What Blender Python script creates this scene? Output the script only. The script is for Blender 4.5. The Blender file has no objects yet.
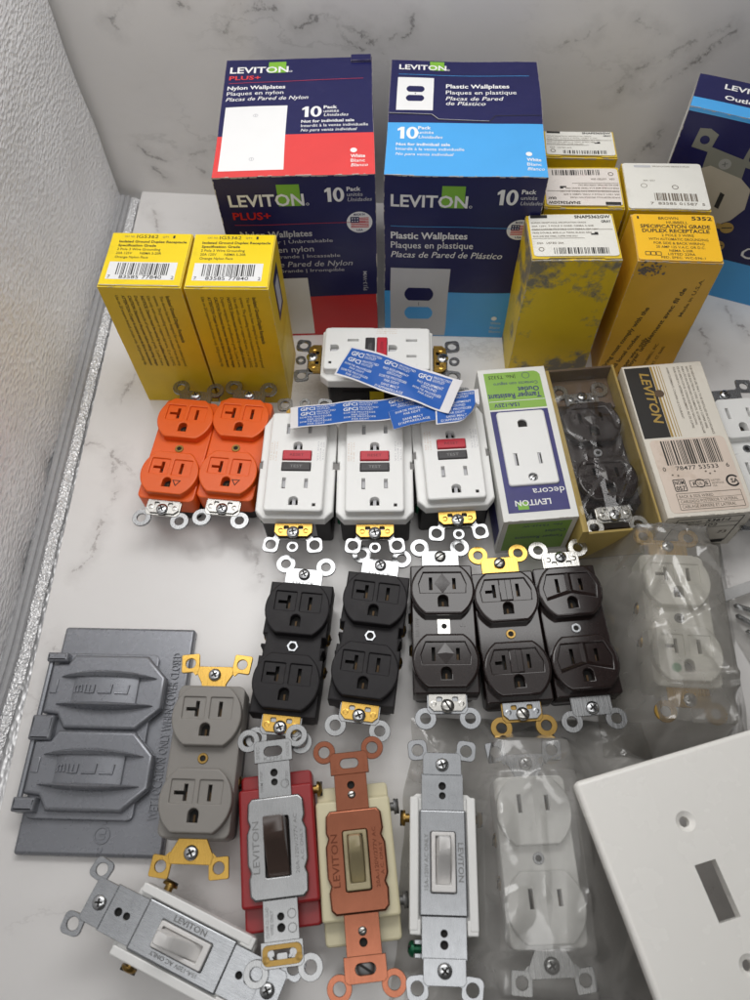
import bpy, bmesh, math, random
import numpy as np
from mathutils import Matrix, Vector, noise
from mathutils.geometry import tessellate_polygon

random.seed(7)
S = 0.001                       # everything below is written in millimetres
sc = bpy.context.scene
COL = sc.collection
PI = math.pi
R = math.radians

# ------------------------------------------------------------------ camera
F_PX, PITCH, ROLL, CAM_H = 750.0, R(61.0), R(2.0), 405.0
right = Vector((1, 0, 0)); upv = Vector((0, math.sin(PITCH), math.cos(PITCH)))
fwd = Vector((0, math.cos(PITCH), -math.sin(PITCH)))
cx = right * math.cos(ROLL) - upv * math.sin(ROLL)
cy = right * math.sin(ROLL) + upv * math.cos(ROLL)
cam = bpy.data.cameras.new('camera'); camo = bpy.data.objects.new('camera', cam); COL.objects.link(camo)
m3 = Matrix((cx, cy, -fwd)).transposed()
camo.matrix_world = Matrix.Translation(Vector((0, 0, CAM_H * S))) @ m3.to_4x4()
cam.sensor_fit = 'VERTICAL'; cam.sensor_height = 36.0; cam.sensor_width = 27.0
cam.lens = 36.0 * F_PX / 1000.0
cam.clip_start = 0.01; cam.clip_end = 50
cam.dof.use_dof = True; cam.dof.focus_distance = 0.415; cam.dof.aperture_fstop = 11
sc.camera = camo

# ------------------------------------------------------------------ light
world = bpy.data.worlds.new('World'); sc.world = world; world.use_nodes = True
wb = world.node_tree.nodes['Background']
wb.inputs[0].default_value = (1.0, 0.985, 0.965, 1); wb.inputs[1].default_value = 0.07
def area(name, sx, sy, power, loc, rot=(0, 0, 0), color=(1.0, 0.992, 0.98)):
    la = bpy.data.lights.new(name, 'AREA'); la.shape = 'RECTANGLE'; la.size = sx; la.size_y = sy; la.energy = power; la.color = color
    lo = bpy.data.objects.new(name, la); COL.objects.link(lo); lo.location = loc; lo.rotation_euler = rot
area('tent_ceiling_lamp', 0.46, 0.60, 0.66, (0.0, 0.15, 0.53))          # the diffused ceiling of the light tent
area('tent_rear_lamp', 0.46, 0.20, 1.35, (0.0, 0.375, 0.50))             # its LED bar towards the back
area('tent_front_lamp', 0.44, 0.07, 0.24, (0.0, -0.06, 0.51))           # and the one above the opening
sc.view_settings.view_transform = 'Standard'; sc.view_settings.look = 'None'
sc.view_settings.exposure = 0.0; sc.view_settings.gamma = 1.0
sc.cycles.max_bounces = 10; sc.cycles.transparent_max_bounces = 16
sc.cycles.use_denoising = True

# ------------------------------------------------------------------ materials
def srgb(r, g, b):
    f = lambda c: (c / 255 / 12.92) if c / 255 <= 0.04045 else ((c / 255 + 0.055) / 1.055) ** 2.4
    return (f(r), f(g), f(b))

_mats = {}
def mat(name, color, rough=0.45, metal=0.0, var=0.08, scale=60, bump=0.0, bscale=400, spec=0.5, coat=0.0,
        wear=0.0, wear_color=(0.55, 0.5, 0.43), wear_r=0.0012, grime=0.0, grime_color=(0.12, 0.1, 0.08), grime_scale=35, glo=0.55, ghi=0.72, brush=False):
    if name in _mats: return _mats[name]
    m = bpy.data.materials.new(name); m.use_nodes = True
    nt = m.node_tree; N = nt.nodes; L = nt.links
    b = N['Principled BSDF']
    tc = N.new('ShaderNodeTexCoord')
    nz = N.new('ShaderNodeTexNoise'); nz.inputs['Scale'].default_value = scale; nz.inputs['Detail'].default_value = 5
    L.new(tc.outputs['Object'], nz.inputs['Vector'])
    mx = N.new('ShaderNodeMix'); mx.data_type = 'RGBA'
    c = color
    mx.inputs[6].default_value = (*[v * (1 - var) for v in c], 1)
    mx.inputs[7].default_value = (*[min(1, v * (1 + var)) for v in c], 1)
    L.new(nz.outputs['Fac'], mx.inputs[0])
    out = mx.outputs[2]
    if grime > 0:
        gn = N.new('ShaderNodeTexNoise'); gn.inputs['Scale'].default_value = grime_scale; gn.inputs['Detail'].default_value = 8
        gn.inputs['Roughness'].default_value = 0.7
        L.new(tc.outputs['Object'], gn.inputs['Vector'])
        rp = N.new('ShaderNodeMapRange'); rp.inputs[1].default_value = glo; rp.inputs[2].default_value = ghi
        rp.inputs[3].default_value = 0; rp.inputs[4].default_value = grime
        L.new(gn.outputs['Fac'], rp.inputs[0])
        gm = N.new('ShaderNodeMix'); gm.data_type = 'RGBA'; gm.inputs[7].default_value = (*grime_color, 1)
        L.new(rp.outputs[0], gm.inputs[0]); L.new(out, gm.inputs[6]); out = gm.outputs[2]
    if wear > 0:
        bv = N.new('ShaderNodeBevel'); bv.samples = 4; bv.inputs['Radius'].default_value = wear_r
        ge = N.new('ShaderNodeNewGeometry')
        dt = N.new('ShaderNodeVectorMath'); dt.operation = 'DOT_PRODUCT'
        L.new(bv.outputs[0], dt.inputs[0]); L.new(ge.outputs['Normal'], dt.inputs[1])
        wn = N.new('ShaderNodeTexNoise'); wn.inputs['Scale'].default_value = 260; wn.inputs['Detail'].default_value = 4
        L.new(tc.outputs['Object'], wn.inputs['Vector'])
        ad = N.new('ShaderNodeMath'); ad.operation = 'MULTIPLY_ADD'; ad.inputs[1].default_value = 0.45
        L.new(wn.outputs['Fac'], ad.inputs[0]); L.new(dt.outputs['Value'], ad.inputs[2])
        mr = N.new('ShaderNodeMapRange'); mr.inputs[1].default_value = 1.10; mr.inputs[2].default_value = 1.03
        mr.inputs[3].default_value = 0; mr.inputs[4].default_value = wear
        L.new(ad.outputs[0], mr.inputs[0])
        wm = N.new('ShaderNodeMix'); wm.data_type = 'RGBA'; wm.inputs[7].default_value = (*wear_color, 1)
        L.new(mr.outputs[0], wm.inputs[0]); L.new(out, wm.inputs[6]); out = wm.outputs[2]
    L.new(out, b.inputs['Base Color'])
    b.inputs['Metallic'].default_value = metal
    rr = N.new('ShaderNodeMapRange'); rr.inputs[3].default_value = max(0.02, rough * 0.8); rr.inputs[4].default_value = min(1, rough * 1.25)
    rn = N.new('ShaderNodeTexNoise'); rn.inputs['Scale'].default_value = scale * 2.3; rn.inputs['Detail'].default_value = 6
    L.new(tc.outputs['Object'], rn.inputs['Vector']); L.new(rn.outputs['Fac'], rr.inputs[0]); L.new(rr.outputs[0], b.inputs['Roughness'])
    b.inputs['Specular IOR Level'].default_value = spec
    b.inputs['Coat Weight'].default_value = coat; b.inputs['Coat Roughness'].default_value = 0.12
    if bump > 0:
        bn = N.new('ShaderNodeTexNoise'); bn.inputs['Scale'].default_value = bscale; bn.inputs['Detail'].default_value = 4
        if brush:
            bm_ = N.new('ShaderNodeMapping'); bm_.inputs['Scale'].default_value = (6.0, 0.22, 1.0)
            L.new(tc.outputs['Object'], bm_.inputs[0]); L.new(bm_.outputs[0], bn.inputs['Vector']); L.new(bm_.outputs[0], rn.inputs['Vector'])
        else: L.new(tc.outputs['Object'], bn.inputs['Vector'])
        bp = N.new('ShaderNodeBump'); bp.inputs['Strength'].default_value = bump; bp.inputs['Distance'].default_value = 0.0004
        L.new(bn.outputs['Fac'], bp.inputs['Height']); L.new(bp.outputs[0], b.inputs['Normal'])
    _mats[name] = m
    return m

# the stone's own veins, each a polyline on the slab (metres)
FV = [ [(-0.186, 0.274, 0), (-0.171, 0.271, 0), (-0.156, 0.253, 0), (-0.148, 0.246, 0)], [(-0.165, 0.256, 0), (-0.162, 0.242, 0), (-0.167, 0.214, 0), (-0.171, 0.194, 0), (-0.177, 0.182, 0)], [(-0.161, 0.335, 0), (-0.164, 0.316, 0), (-0.170, 0.304, 0)], [(0.231, 0.353, 0), (0.234, 0.335, 0), (0.230, 0.327, 0), (0.238, 0.319, 0)], [(0.253, 0.371, 0), (0.257, 0.355, 0), (0.264, 0.346, 0)], [(-0.170, 0.497, 0), (-0.162, 0.471, 0)], [(0.200, 0.176, 0), (0.203, 0.162, 0)], [(0.144, 0.008, 0), (0.149, 0.005, 0), (0.156, 0.006, 0)], [(-0.186, 0.142, 0), (-0.180, 0.133, 0)], [(-0.079, 0.203, 0), (-0.071, 0.187, 0), (-0.068, 0.171, 0)], [(0.183, 0.335, 0), (0.195, 0.330, 0), (0.201, 0.315, 0)] ]
WV = [ [(-0.163, 0.514, 0.132), (-0.159, 0.514, 0.126)], [(-0.161, 0.514, 0.129), (-0.153, 0.513, 0.138), (-0.146, 0.512, 0.144)], [(-0.086, 0.505, 0.125), (-0.082, 0.504, 0.137), (-0.074, 0.503, 0.146)], [(-0.082, 0.504, 0.137), (-0.060, 0.501, 0.146), (-0.052, 0.500, 0.143)], [(-0.169, 0.515, 0.041), (-0.163, 0.514, 0.034), (-0.146, 0.512, 0.031), (-0.134, 0.510, 0.034), (-0.123, 0.509, 0.038), (-0.112, 0.508, 0.043)], [(-0.164, 0.514, 0.024), (-0.155, 0.513, 0.015)], [(-0.136, 0.511, 0.033), (-0.134, 0.510, 0.026), (-0.123, 0.509, 0.021)], [(-0.037, 0.499, 0.133), (-0.021, 0.497, 0.141), (-0.014, 0.496, 0.137), (0.001, 0.494, 0.132), (0.010, 0.493, 0.125), (0.031, 0.490, 0.130), (0.035, 0.490, 0.142)], [(-0.014, 0.496, 0.137), (-0.006, 0.495, 0.126), (0.013, 0.492, 0.117)], [(0.165, 0.474, 0.091), (0.178, 0.472, 0.112), (0.191, 0.471, 0.120), (0.209, 0.468, 0.132), (0.226, 0.466, 0.143)], [(0.182, 0.472, 0.099), (0.203, 0.469, 0.109), (0.212, 0.468, 0.118), (0.216, 0.468, 0.127), (0.230, 0.466, 0.138)], [(0.194, 0.470, 0.048), (0.208, 0.468, 0.071)], [(0.126, 0.479, 0.127), (0.143, 0.476, 0.133), (0.158, 0.475, 0.145)], [(-0.112, 0.508, 0.145), (-0.106, 0.507, 0.142)], [(0.172, 0.473, 0.144), (0.186, 0.471, 0.136)] ]
def marble(name, base, vein, seed, big=7.0, amount=1.0, rough=0.2, veins=()):
    m = bpy.data.materials.new(name); m.use_nodes = True
    nt = m.node_tree; N = nt.nodes; L = nt.links; b = N['Principled BSDF']
    tc = N.new('ShaderNodeTexCoord'); mp = N.new('ShaderNodeMapping')
    mp.inputs['Location'].default_value = (seed, seed * 0.7, seed * 0.3); mp.inputs['Rotation'].default_value = (0.2, 0.3, R(35))
    mp.inputs['Scale'].default_value = (1.0, 1.9, 1.3)
    L.new(tc.outputs['Object'], mp.inputs[0])
    wz = N.new('ShaderNodeTexNoise'); wz.inputs['Scale'].default_value = big * 2.4; wz.inputs['Detail'].default_value = 8; wz.inputs['Roughness'].default_value = 0.62
    L.new(mp.outputs[0], wz.inputs['Vector'])
    sub = N.new('ShaderNodeVectorMath'); sub.operation = 'SUBTRACT'; sub.inputs[1].default_value = (0.5, 0.5, 0.5)
    L.new(wz.outputs['Color'], sub.inputs[0])
    scl = N.new('ShaderNodeVectorMath'); scl.operation = 'SCALE'; scl.inputs['Scale'].default_value = 0.16
    L.new(sub.outputs[0], scl.inputs[0])
    add = N.new('ShaderNodeVectorMath'); add.operation = 'ADD'
    L.new(mp.outputs[0], add.inputs[0]); L.new(scl.outputs[0], add.inputs[1])
    def vein_mask(scale, width, off):
        n = N.new('ShaderNodeTexNoise'); n.inputs['Scale'].default_value = scale; n.inputs['Detail'].default_value = 3; n.inputs['Roughness'].default_value = 0.45
        o = N.new('ShaderNodeVectorMath'); o.operation = 'ADD'; o.inputs[1].default_value = (off, off * 1.3, -off)
        L.new(add.outputs[0], o.inputs[0]); L.new(o.outputs[0], n.inputs['Vector'])
        s1 = N.new('ShaderNodeMath'); s1.operation = 'SUBTRACT'; s1.inputs[1].default_value = 0.5; L.new(n.outputs['Fac'], s1.inputs[0])
        ab = N.new('ShaderNodeMath'); ab.operation = 'ABSOLUTE'; L.new(s1.outputs[0], ab.inputs[0])
        mr = N.new('ShaderNodeMapRange'); mr.interpolation_type = 'SMOOTHSTEP'
        mr.inputs[1].default_value = 0; mr.inputs[2].default_value = width; mr.inputs[3].default_value = 1; mr.inputs[4].default_value = 0
        L.new(ab.outputs[0], mr.inputs[0]); return mr.outputs[0]
    def gate(scale, lo_, hi_, off):
        n = N.new('ShaderNodeTexNoise'); n.inputs['Scale'].default_value = scale; n.inputs['Detail'].default_value = 4
        o = N.new('ShaderNodeVectorMath'); o.operation = 'ADD'; o.inputs[1].default_value = (off, -off, off * 2)
        L.new(mp.outputs[0], o.inputs[0]); L.new(o.outputs[0], n.inputs['Vector'])
        mr = N.new('ShaderNodeMapRange'); mr.inputs[1].default_value = lo_; mr.inputs[2].default_value = hi_
        L.new(n.outputs['Fac'], mr.inputs[0]); return mr.outputs[0]
    def mul(a, c):
        x = N.new('ShaderNodeMath'); x.operation = 'MULTIPLY'
        L.new(a, x.inputs[0])
        if isinstance(c, float): x.inputs[1].default_value = c
        else: L.new(c, x.inputs[1])
        return x.outputs[0]
    def plus(a, c):
        x = N.new('ShaderNodeMath'); x.operation = 'ADD'; x.use_clamp = True
        L.new(a, x.inputs[0]); L.new(c, x.inputs[1]); return x.outputs[0]
    v1 = mul(mul(vein_mask(big * 0.8, 0.013, 0.0), gate(big * 0.9, 0.52, 0.64, 3.1)), 0.62 * amount)
    v2 = mul(mul(vein_mask(big * 1.6, 0.011, 5.0), gate(big * 1.1, 0.55, 0.66, 8.2)), 0.42 * amount)
    v3 = mul(mul(vein_mask(big * 0.8, 0.11, 0.0), gate(big * 0.9, 0.46, 0.7, 3.1)), 0.2 * amount)
    tot = plus(plus(v1, v2), v3)
    if veins:
        ge = N.new('ShaderNodeNewGeometry')
        def vm(op, a, c=None):
            x = N.new('ShaderNodeVectorMath'); x.operation = op
            for k_, q in enumerate((a, c)):
                if q is None: continue
                if isinstance(q, tuple): x.inputs[k_].default_value = q
                else: L.new(q, x.inputs[k_])
            return x
        wn = N.new('ShaderNodeTexNoise'); wn.inputs['Scale'].default_value = 75; wn.inputs['Detail'].default_value = 9; wn.inputs['Roughness'].default_value = 0.7
        L.new(ge.outputs['Position'], wn.inputs['Vector'])
        j = vm('SCALE', vm('SUBTRACT', wn.outputs['Color'], (0.5, 0.5, 0.5)).outputs[0]); j.inputs['Scale'].default_value = 0.022
        pos = vm('ADD', ge.outputs['Position'], j.outputs[0]).outputs[0]
        best = None
        for pl in veins:
            for a, c in zip(pl[:-1], pl[1:]):
                ba = tuple(c[i] - a[i] for i in range(3)); l2 = sum(q * q for q in ba) or 1e-9
                pa = vm('SUBTRACT', pos, a).outputs[0]
                dt = vm('DOT_PRODUCT', pa, ba).outputs['Value']
                h = N.new('ShaderNodeMath'); h.operation = 'MULTIPLY'; h.use_clamp = True; h.inputs[1].default_value = 1 / l2; L.new(dt, h.inputs[0])
                sb = N.new('ShaderNodeVectorMath'); sb.operation = 'SCALE'; sb.inputs[0].default_value = ba; L.new(h.outputs[0], sb.inputs['Scale'])
                d = vm('LENGTH', vm('SUBTRACT', pa, sb.outputs[0]).outputs[0]).outputs['Value']
                if best is None: best = d
                else:
                    mn = N.new('ShaderNodeMath'); mn.operation = 'MINIMUM'; L.new(best, mn.inputs[0]); L.new(d, mn.inputs[1]); best = mn.outputs[0]
        def fall(wd, k_):
            mr = N.new('ShaderNodeMapRange'); mr.interpolation_type = 'SMOOTHSTEP'; mr.inputs[1].default_value = 0; mr.inputs[2].default_value = wd
            mr.inputs[3].default_value = k_; mr.inputs[4].default_value = 0; L.new(best, mr.inputs[0]); return mr.outputs[0]
        br = N.new('ShaderNodeTexNoise'); br.inputs['Scale'].default_value = 55; br.inputs['Detail'].default_value = 5; L.new(ge.outputs['Position'], br.inputs['Vector'])
        bg = N.new('ShaderNodeMapRange'); bg.inputs[1].default_value = 0.36; bg.inputs[2].default_value = 0.58; bg.inputs[3].default_value = 0.12; bg.inputs[4].default_value = 1; L.new(br.outputs['Fac'], bg.inputs[0])
        tot = plus(tot, mul(plus(fall(0.0021, 0.62), fall(0.012, 0.2)), bg.outputs[0]))
    cl = N.new('ShaderNodeTexNoise'); cl.inputs['Scale'].default_value = big * 0.9; cl.inputs['Detail'].default_value = 5
    L.new(add.outputs[0], cl.inputs['Vector'])
    bm_ = N.new('ShaderNodeMix'); bm_.data_type = 'RGBA'
    bm_.inputs[6].default_value = (*[c * 0.93 for c in base], 1); bm_.inputs[7].default_value = (*[min(1, c * 1.05) for c in base], 1)
    L.new(cl.outputs['Fac'], bm_.inputs[0])
    mx = N.new('ShaderNodeMix'); mx.data_type = 'RGBA'; mx.inputs[7].default_value = (*vein, 1)
    L.new(tot, mx.inputs[0]); L.new(bm_.outputs[2], mx.inputs[6]); L.new(mx.outputs[2], b.inputs['Base Color'])
    b.inputs['Roughness'].default_value = rough; b.inputs['Specular IOR Level'].default_value = 0.5
    return m

def film(name, haze=0.2, tint=(0.8, 0.79, 0.76), rough=0.12, bump=0.6, bscale=90, gloss=1.0):
    m = bpy.data.materials.new(name); m.use_nodes = True
    nt = m.node_tree; N = nt.nodes; L = nt.links
    N.remove(N['Principled BSDF']); out = N['Material Output']
    tr = N.new('ShaderNodeBsdfTransparent'); tr.inputs[0].default_value = (0.97, 0.965, 0.95, 1)
    df = N.new('ShaderNodeBsdfDiffuse'); df.inputs[0].default_value = (*tint, 1)
    tl = N.new('ShaderNodeBsdfTranslucent'); tl.inputs[0].default_value = (*tint, 1)
    gl = N.new('ShaderNodeBsdfGlossy'); gl.inputs['Roughness'].default_value = rough
    md = N.new('ShaderNodeMixShader'); md.inputs[0].default_value = 0.35; L.new(df.outputs[0], md.inputs[1]); L.new(tl.outputs[0], md.inputs[2])
    tc = N.new('ShaderNodeTexCoord')
    hz = N.new('ShaderNodeTexNoise'); hz.inputs['Scale'].default_value = 40; hz.inputs['Detail'].default_value = 7
    L.new(tc.outputs['Object'], hz.inputs['Vector'])
    hr = N.new('ShaderNodeMapRange'); hr.inputs[1].default_value = 0.3; hr.inputs[2].default_value = 0.75
    hr.inputs[3].default_value = haze * 0.55; hr.inputs[4].default_value = min(1, haze * 1.6)
    L.new(hz.outputs['Fac'], hr.inputs[0])
    m1 = N.new('ShaderNodeMixShader'); L.new(hr.outputs[0], m1.inputs[0]); L.new(tr.outputs[0], m1.inputs[1]); L.new(md.outputs[0], m1.inputs[2])
    fr = N.new('ShaderNodeFresnel'); fr.inputs[0].default_value = 1.45
    ms = N.new('ShaderNodeMath'); ms.operation = 'MULTIPLY'; ms.inputs[1].default_value = 1.6 * gloss; ms.use_clamp = True; L.new(fr.outputs[0], ms.inputs[0])
    m2 = N.new('ShaderNodeMixShader'); L.new(ms.outputs[0], m2.inputs[0]); L.new(m1.outputs[0], m2.inputs[1]); L.new(gl.outputs[0], m2.inputs[2])
    bn = N.new('ShaderNodeTexNoise'); bn.inputs['Scale'].default_value = bscale; bn.inputs['Detail'].default_value = 5; bn.inputs['Distortion'].default_value = 1.2
    L.new(tc.outputs['Object'], bn.inputs['Vector'])
    bp = N.new('ShaderNodeBump'); bp.inputs['Strength'].default_value = bump; bp.inputs['Distance'].default_value = 0.002
    L.new(bn.outputs['Fac'], bp.inputs['Height'])
    for n in (df, gl, fr): L.new(bp.outputs[0], n.inputs['Normal'])
    L.new(m2.outputs[0], out.inputs[0])
    return m

def silver_fabric(name, quilt=True, base=(0.9, 0.9, 0.91), rough=0.4):
    m = bpy.data.materials.new(name); m.use_nodes = True
    nt = m.node_tree; N = nt.nodes; L = nt.links; b = N['Principled BSDF']
    b.inputs['Base Color'].default_value = (*base, 1); b.inputs['Metallic'].default_value = 0.35; b.inputs['Roughness'].default_value = rough
    tc = N.new('ShaderNodeTexCoord'); mp = N.new('ShaderNodeMapping')
    mp.inputs['Scale'].default_value = (1, 0.55, 1.0) if quilt else (1, 1, 1)
    L.new(tc.outputs['Object'], mp.inputs[0])
    vo = N.new('ShaderNodeTexVoronoi'); vo.feature = 'SMOOTH_F1'; vo.inputs['Scale'].default_value = 470 if quilt else 700
    vo.inputs['Smoothness'].default_value = 0.4
    L.new(mp.outputs[0], vo.inputs['Vector'])
    bp = N.new('ShaderNodeBump'); bp.inputs['Strength'].default_value = 0.7 if quilt else 0.8; bp.inputs['Distance'].default_value = 0.0014
    L.new(vo.outputs['Distance'], bp.inputs['Height'])
    n2 = N.new('ShaderNodeTexNoise'); n2.inputs['Scale'].default_value = 14; n2.inputs['Detail'].default_value = 3
    L.new(tc.outputs['Object'], n2.inputs['Vector'])
    b2 = N.new('ShaderNodeBump'); b2.inputs['Strength'].default_value = 0.14; b2.inputs['Distance'].default_value = 0.008
    L.new(n2.outputs['Fac'], b2.inputs['Height']); L.new(b2.outputs[0], bp.inputs['Normal'])
    L.new(bp.outputs[0], b.inputs['Normal'])
    return m

WEARP = (0.42, 0.38, 0.33)
M = {}
M['white_ink'] = mat('white_ink', (0.78, 0.78, 0.77), 0.5, var=0.05)
M['grey_ink'] = mat('grey_ink', (0.5, 0.5, 0.52), 0.5)
M['black_ink'] = mat('black_ink', (0.018, 0.017, 0.016), 0.55)
M['faint_ink'] = mat('faint_ink', (0.16, 0.13, 0.10), 0.6, var=0.3, scale=300)
M['brown_ink'] = mat('brown_ink', (0.11, 0.075, 0.018), 0.6, var=0.3, scale=200)
M['red_ink'] = mat('red_ink', srgb(214, 62, 62), 0.42, wear=0.9, wear_color=WEARP, wear_r=0.0008)
M['darkred_ink'] = mat('darkred_ink', srgb(196, 30, 32), 0.4, var=0.1, wear=0.8, wear_color=WEARP, wear_r=0.0008)
M['red_ink_dark'] = mat('dark_red_lettering', srgb(120, 20, 34), 0.5)
M['redline_ink'] = mat('redline_ink', srgb(170, 50, 70), 0.5)
M['navy'] = mat('navy_card', srgb(27, 28, 78), 0.36, var=0.12, spec=0.35, wear=0.95, wear_color=WEARP, wear_r=0.0009, grime=0.04, grime_color=(0.2, 0.2, 0.25), grime_scale=60)
M['blue_ink'] = mat('light_blue_ink', srgb(70, 160, 224), 0.36, var=0.06, wear=0.9, wear_color=(0.7, 0.7, 0.7), wear_r=0.0008)
M['green_ink'] = mat('green_ink', srgb(122, 176, 52), 0.45)
M['plate_ink'] = mat('plate_ink', srgb(226, 226, 226), 0.45, var=0.03)
M['yellow'] = mat('yellow_card', srgb(238, 208, 18), 0.38, var=0.06, wear=0.8, wear_color=(0.75, 0.66, 0.35), wear_r=0.0007, grime=0.25, grime_color=(0.28, 0.2, 0.02), grime_scale=22)
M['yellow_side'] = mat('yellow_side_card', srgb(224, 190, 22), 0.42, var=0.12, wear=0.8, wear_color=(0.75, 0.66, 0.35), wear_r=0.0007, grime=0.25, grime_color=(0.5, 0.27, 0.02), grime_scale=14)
M['yellow_worn'] = mat('worn_yellow_card', srgb(224, 190, 26), 0.45, var=0.1, wear=0.9, wear_color=(0.45, 0.4, 0.3), wear_r=0.0009, grime=0.9, grime_color=(0.14, 0.14, 0.145), grime_scale=21, glo=0.50, ghi=0.57)
M['yellow_dull'] = mat('dull_yellow_card', srgb(214, 182, 24), 0.45, var=0.1, wear=0.9, wear_color=(0.45, 0.4, 0.3), wear_r=0.0009, grime=0.4, grime_color=(0.2, 0.17, 0.1), grime_scale=25)
M['amber'] = mat('amber_card', srgb(218, 168, 44), 0.42, var=0.1, wear=0.85, wear_color=(0.55, 0.5, 0.4), wear_r=0.0008, grime=0.35, grime_color=(0.2, 0.13, 0.04), grime_scale=20)
M['amber_lid'] = mat('amber_lid_card', srgb(240, 186, 30), 0.4, var=0.06, wear=0.85, wear_color=(0.55, 0.5, 0.4), wear_r=0.0008)
M['label_white'] = mat('label_paper', srgb(222, 220, 212), 0.5, var=0.04, scale=120, grime=0.3, grime_color=(0.4, 0.37, 0.32), grime_scale=60)
M['label_pink'] = mat('stained_label_paper', srgb(220, 212, 205), 0.5, var=0.04, scale=120, grime=0.6, grime_color=(0.62, 0.28, 0.3), grime_scale=30)
M['white_card'] = mat('white_card', srgb(226, 226, 222), 0.42, var=0.04, wear=0.7, wear_color=(0.3, 0.28, 0.25), wear_r=0.0007, grime=0.12, grime_color=(0.45, 0.42, 0.38))
M['old_card'] = mat('old_white_card', srgb(222, 216, 204), 0.48, var=0.05, wear=0.8, wear_color=(0.32, 0.27, 0.2), wear_r=0.0010, grime=0.3, grime_color=(0.42, 0.33, 0.24), grime_scale=28)
M['beige_label'] = mat('beige_label_paper', srgb(218, 202, 188), 0.5, var=0.05, grime=0.5, grime_color=(0.4, 0.28, 0.18), grime_scale=45)
M['tan_card'] = mat('tan_card', srgb(176, 152, 84), 0.6, var=0.15, wear=0.7, wear_color=(0.2, 0.16, 0.1), wear_r=0.001, grime=0.5, grime_color=(0.2, 0.15, 0.08))
M['brown_card'] = mat('brown_card', srgb(92, 74, 58), 0.7, var=0.15)
M['gold_ink'] = mat('gold_ink', srgb(170, 140, 70), 0.4)
M['worn_paper'] = mat('worn_paper', (0.5, 0.47, 0.42), 0.8, var=0.3, scale=300)
M['green_card'] = mat('green_card', srgb(136, 178, 78), 0.42, wear=0.5, wear_r=0.0006)
M['indigo_ink'] = mat('indigo_ink', srgb(50, 48, 112), 0.45, var=0.15, scale=200)

M['orange'] = mat('orange_nylon', srgb(228, 94, 24), 0.34, var=0.05, bump=0.06, bscale=900, grime=0.12, grime_color=(0.25, 0.06, 0.03))
M['black'] = mat('black_nylon', srgb(38, 36, 38), 0.46, var=0.16, bump=0.12, bscale=700, spec=0.2, grime=0.3, grime_color=(0.075, 0.07, 0.068), grime_scale=70)
M['brown_black'] = mat('brown_thermoset', srgb(37, 28, 27), 0.11, var=0.15, bump=0.0, bscale=300, spec=0.5, grime=0.25, grime_color=(0.05, 0.042, 0.04), grime_scale=90)
M['dark_base'] = mat('dark_housing', srgb(34, 32, 33), 0.4, var=0.15, bump=0.08)
M['void'] = mat('slot_interior', (0.008, 0.007, 0.006), 0.7)
M['brass_contact'] = mat('brass_contact', srgb(70, 52, 28), 0.5, metal=0.6)
M['white'] = mat('white_plastic', srgb(233, 233, 231), 0.3, var=0.02, bump=0.02, bscale=600, grime=0.06, grime_color=(0.5, 0.48, 0.45))
M['white_old'] = mat('dull_white_plastic', srgb(226, 224, 216), 0.4, var=0.04, grime=0.18, grime_color=(0.45, 0.42, 0.38), grime_scale=70)
M['white_plate'] = mat('white_wallplate_plastic', srgb(243, 241, 236), 0.26, var=0.015, scale=30, bump=0.015, bscale=300, grime=0.012, grime_color=(0.5, 0.48, 0.45))
M['ivory'] = mat('ivory_plastic', srgb(214, 206, 172), 0.36, var=0.04, grime=0.15, grime_color=(0.4, 0.35, 0.2))
M['ivory_dark'] = mat('aged_ivory_plastic', srgb(168, 156, 122), 0.34, var=0.05)
M['grey'] = mat('grey_nylon', srgb(136, 132, 127), 0.4, var=0.05, bump=0.06, bscale=800)
M['grey_paint'] = mat('grey_enamel', srgb(133, 135, 141), 0.27, var=0.05, metal=0.4, bump=0.10, bscale=500, wear=0.0)
M['red_body'] = mat('red_phenolic', srgb(150, 30, 34), 0.36, var=0.08, grime=0.2, grime_color=(0.15, 0.02, 0.02))
M['red_button'] = mat('red_button', srgb(186, 34, 52), 0.34, var=0.04)
M['black_button'] = mat('black_button', srgb(50, 48, 50), 0.4)
M['toggle_brown'] = mat('brown_toggle', srgb(74, 60, 54), 0.24, var=0.12, spec=0.6)
M['toggle_white'] = mat('white_toggle', srgb(224, 222, 220), 0.28, var=0.02)
M['latch_grey'] = mat('latch_plastic', srgb(120, 118, 116), 0.5)
M['green_screw'] = mat('green_screw', srgb(20, 92, 62), 0.35, metal=0.5)
M['green_dot'] = mat('green_dot', srgb(40, 140, 84), 0.4)
M['steel'] = mat('zinc_steel', (0.33, 0.335, 0.34), 0.27, metal=1.0, var=0.13, scale=160, bump=0.13, bscale=240, brush=True)
M['steel_dull'] = mat('galvanised_steel', (0.33, 0.34, 0.355), 0.27, metal=1.0, var=0.13, scale=260, bump=0.13, bscale=260, brush=True)
M['nickel'] = mat('bright_nickel', (0.48, 0.47, 0.445), 0.24, metal=1.0, var=0.13, scale=160, bump=0.13, brush=True)
M['brass'] = mat('brass_plate', srgb(198, 160, 82), 0.28, metal=1.0, var=0.13, scale=140, bump=0.13, bscale=240, brush=True)
M['brass_dull'] = mat('tarnished_brass', srgb(150, 122, 70), 0.32, metal=1.0, var=0.13, scale=140, bump=0.13, brush=True)
M['copper'] = mat('copper_plate', srgb(140, 88, 68), 0.22, metal=1.0, var=0.13, scale=150, bump=0.13, bscale=240, brush=True)
M['screw'] = mat('screw_steel', (0.55, 0.56, 0.57), 0.22, metal=1.0, var=0.1, scale=300)
M['copper_dark'] = mat('tarnished_copper_relief', srgb(96, 52, 36), 0.4, metal=0.8)
M['stamp'] = mat('stamped_shadow_metal', (0.2, 0.2, 0.2), 0.5, metal=0.8)
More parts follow.
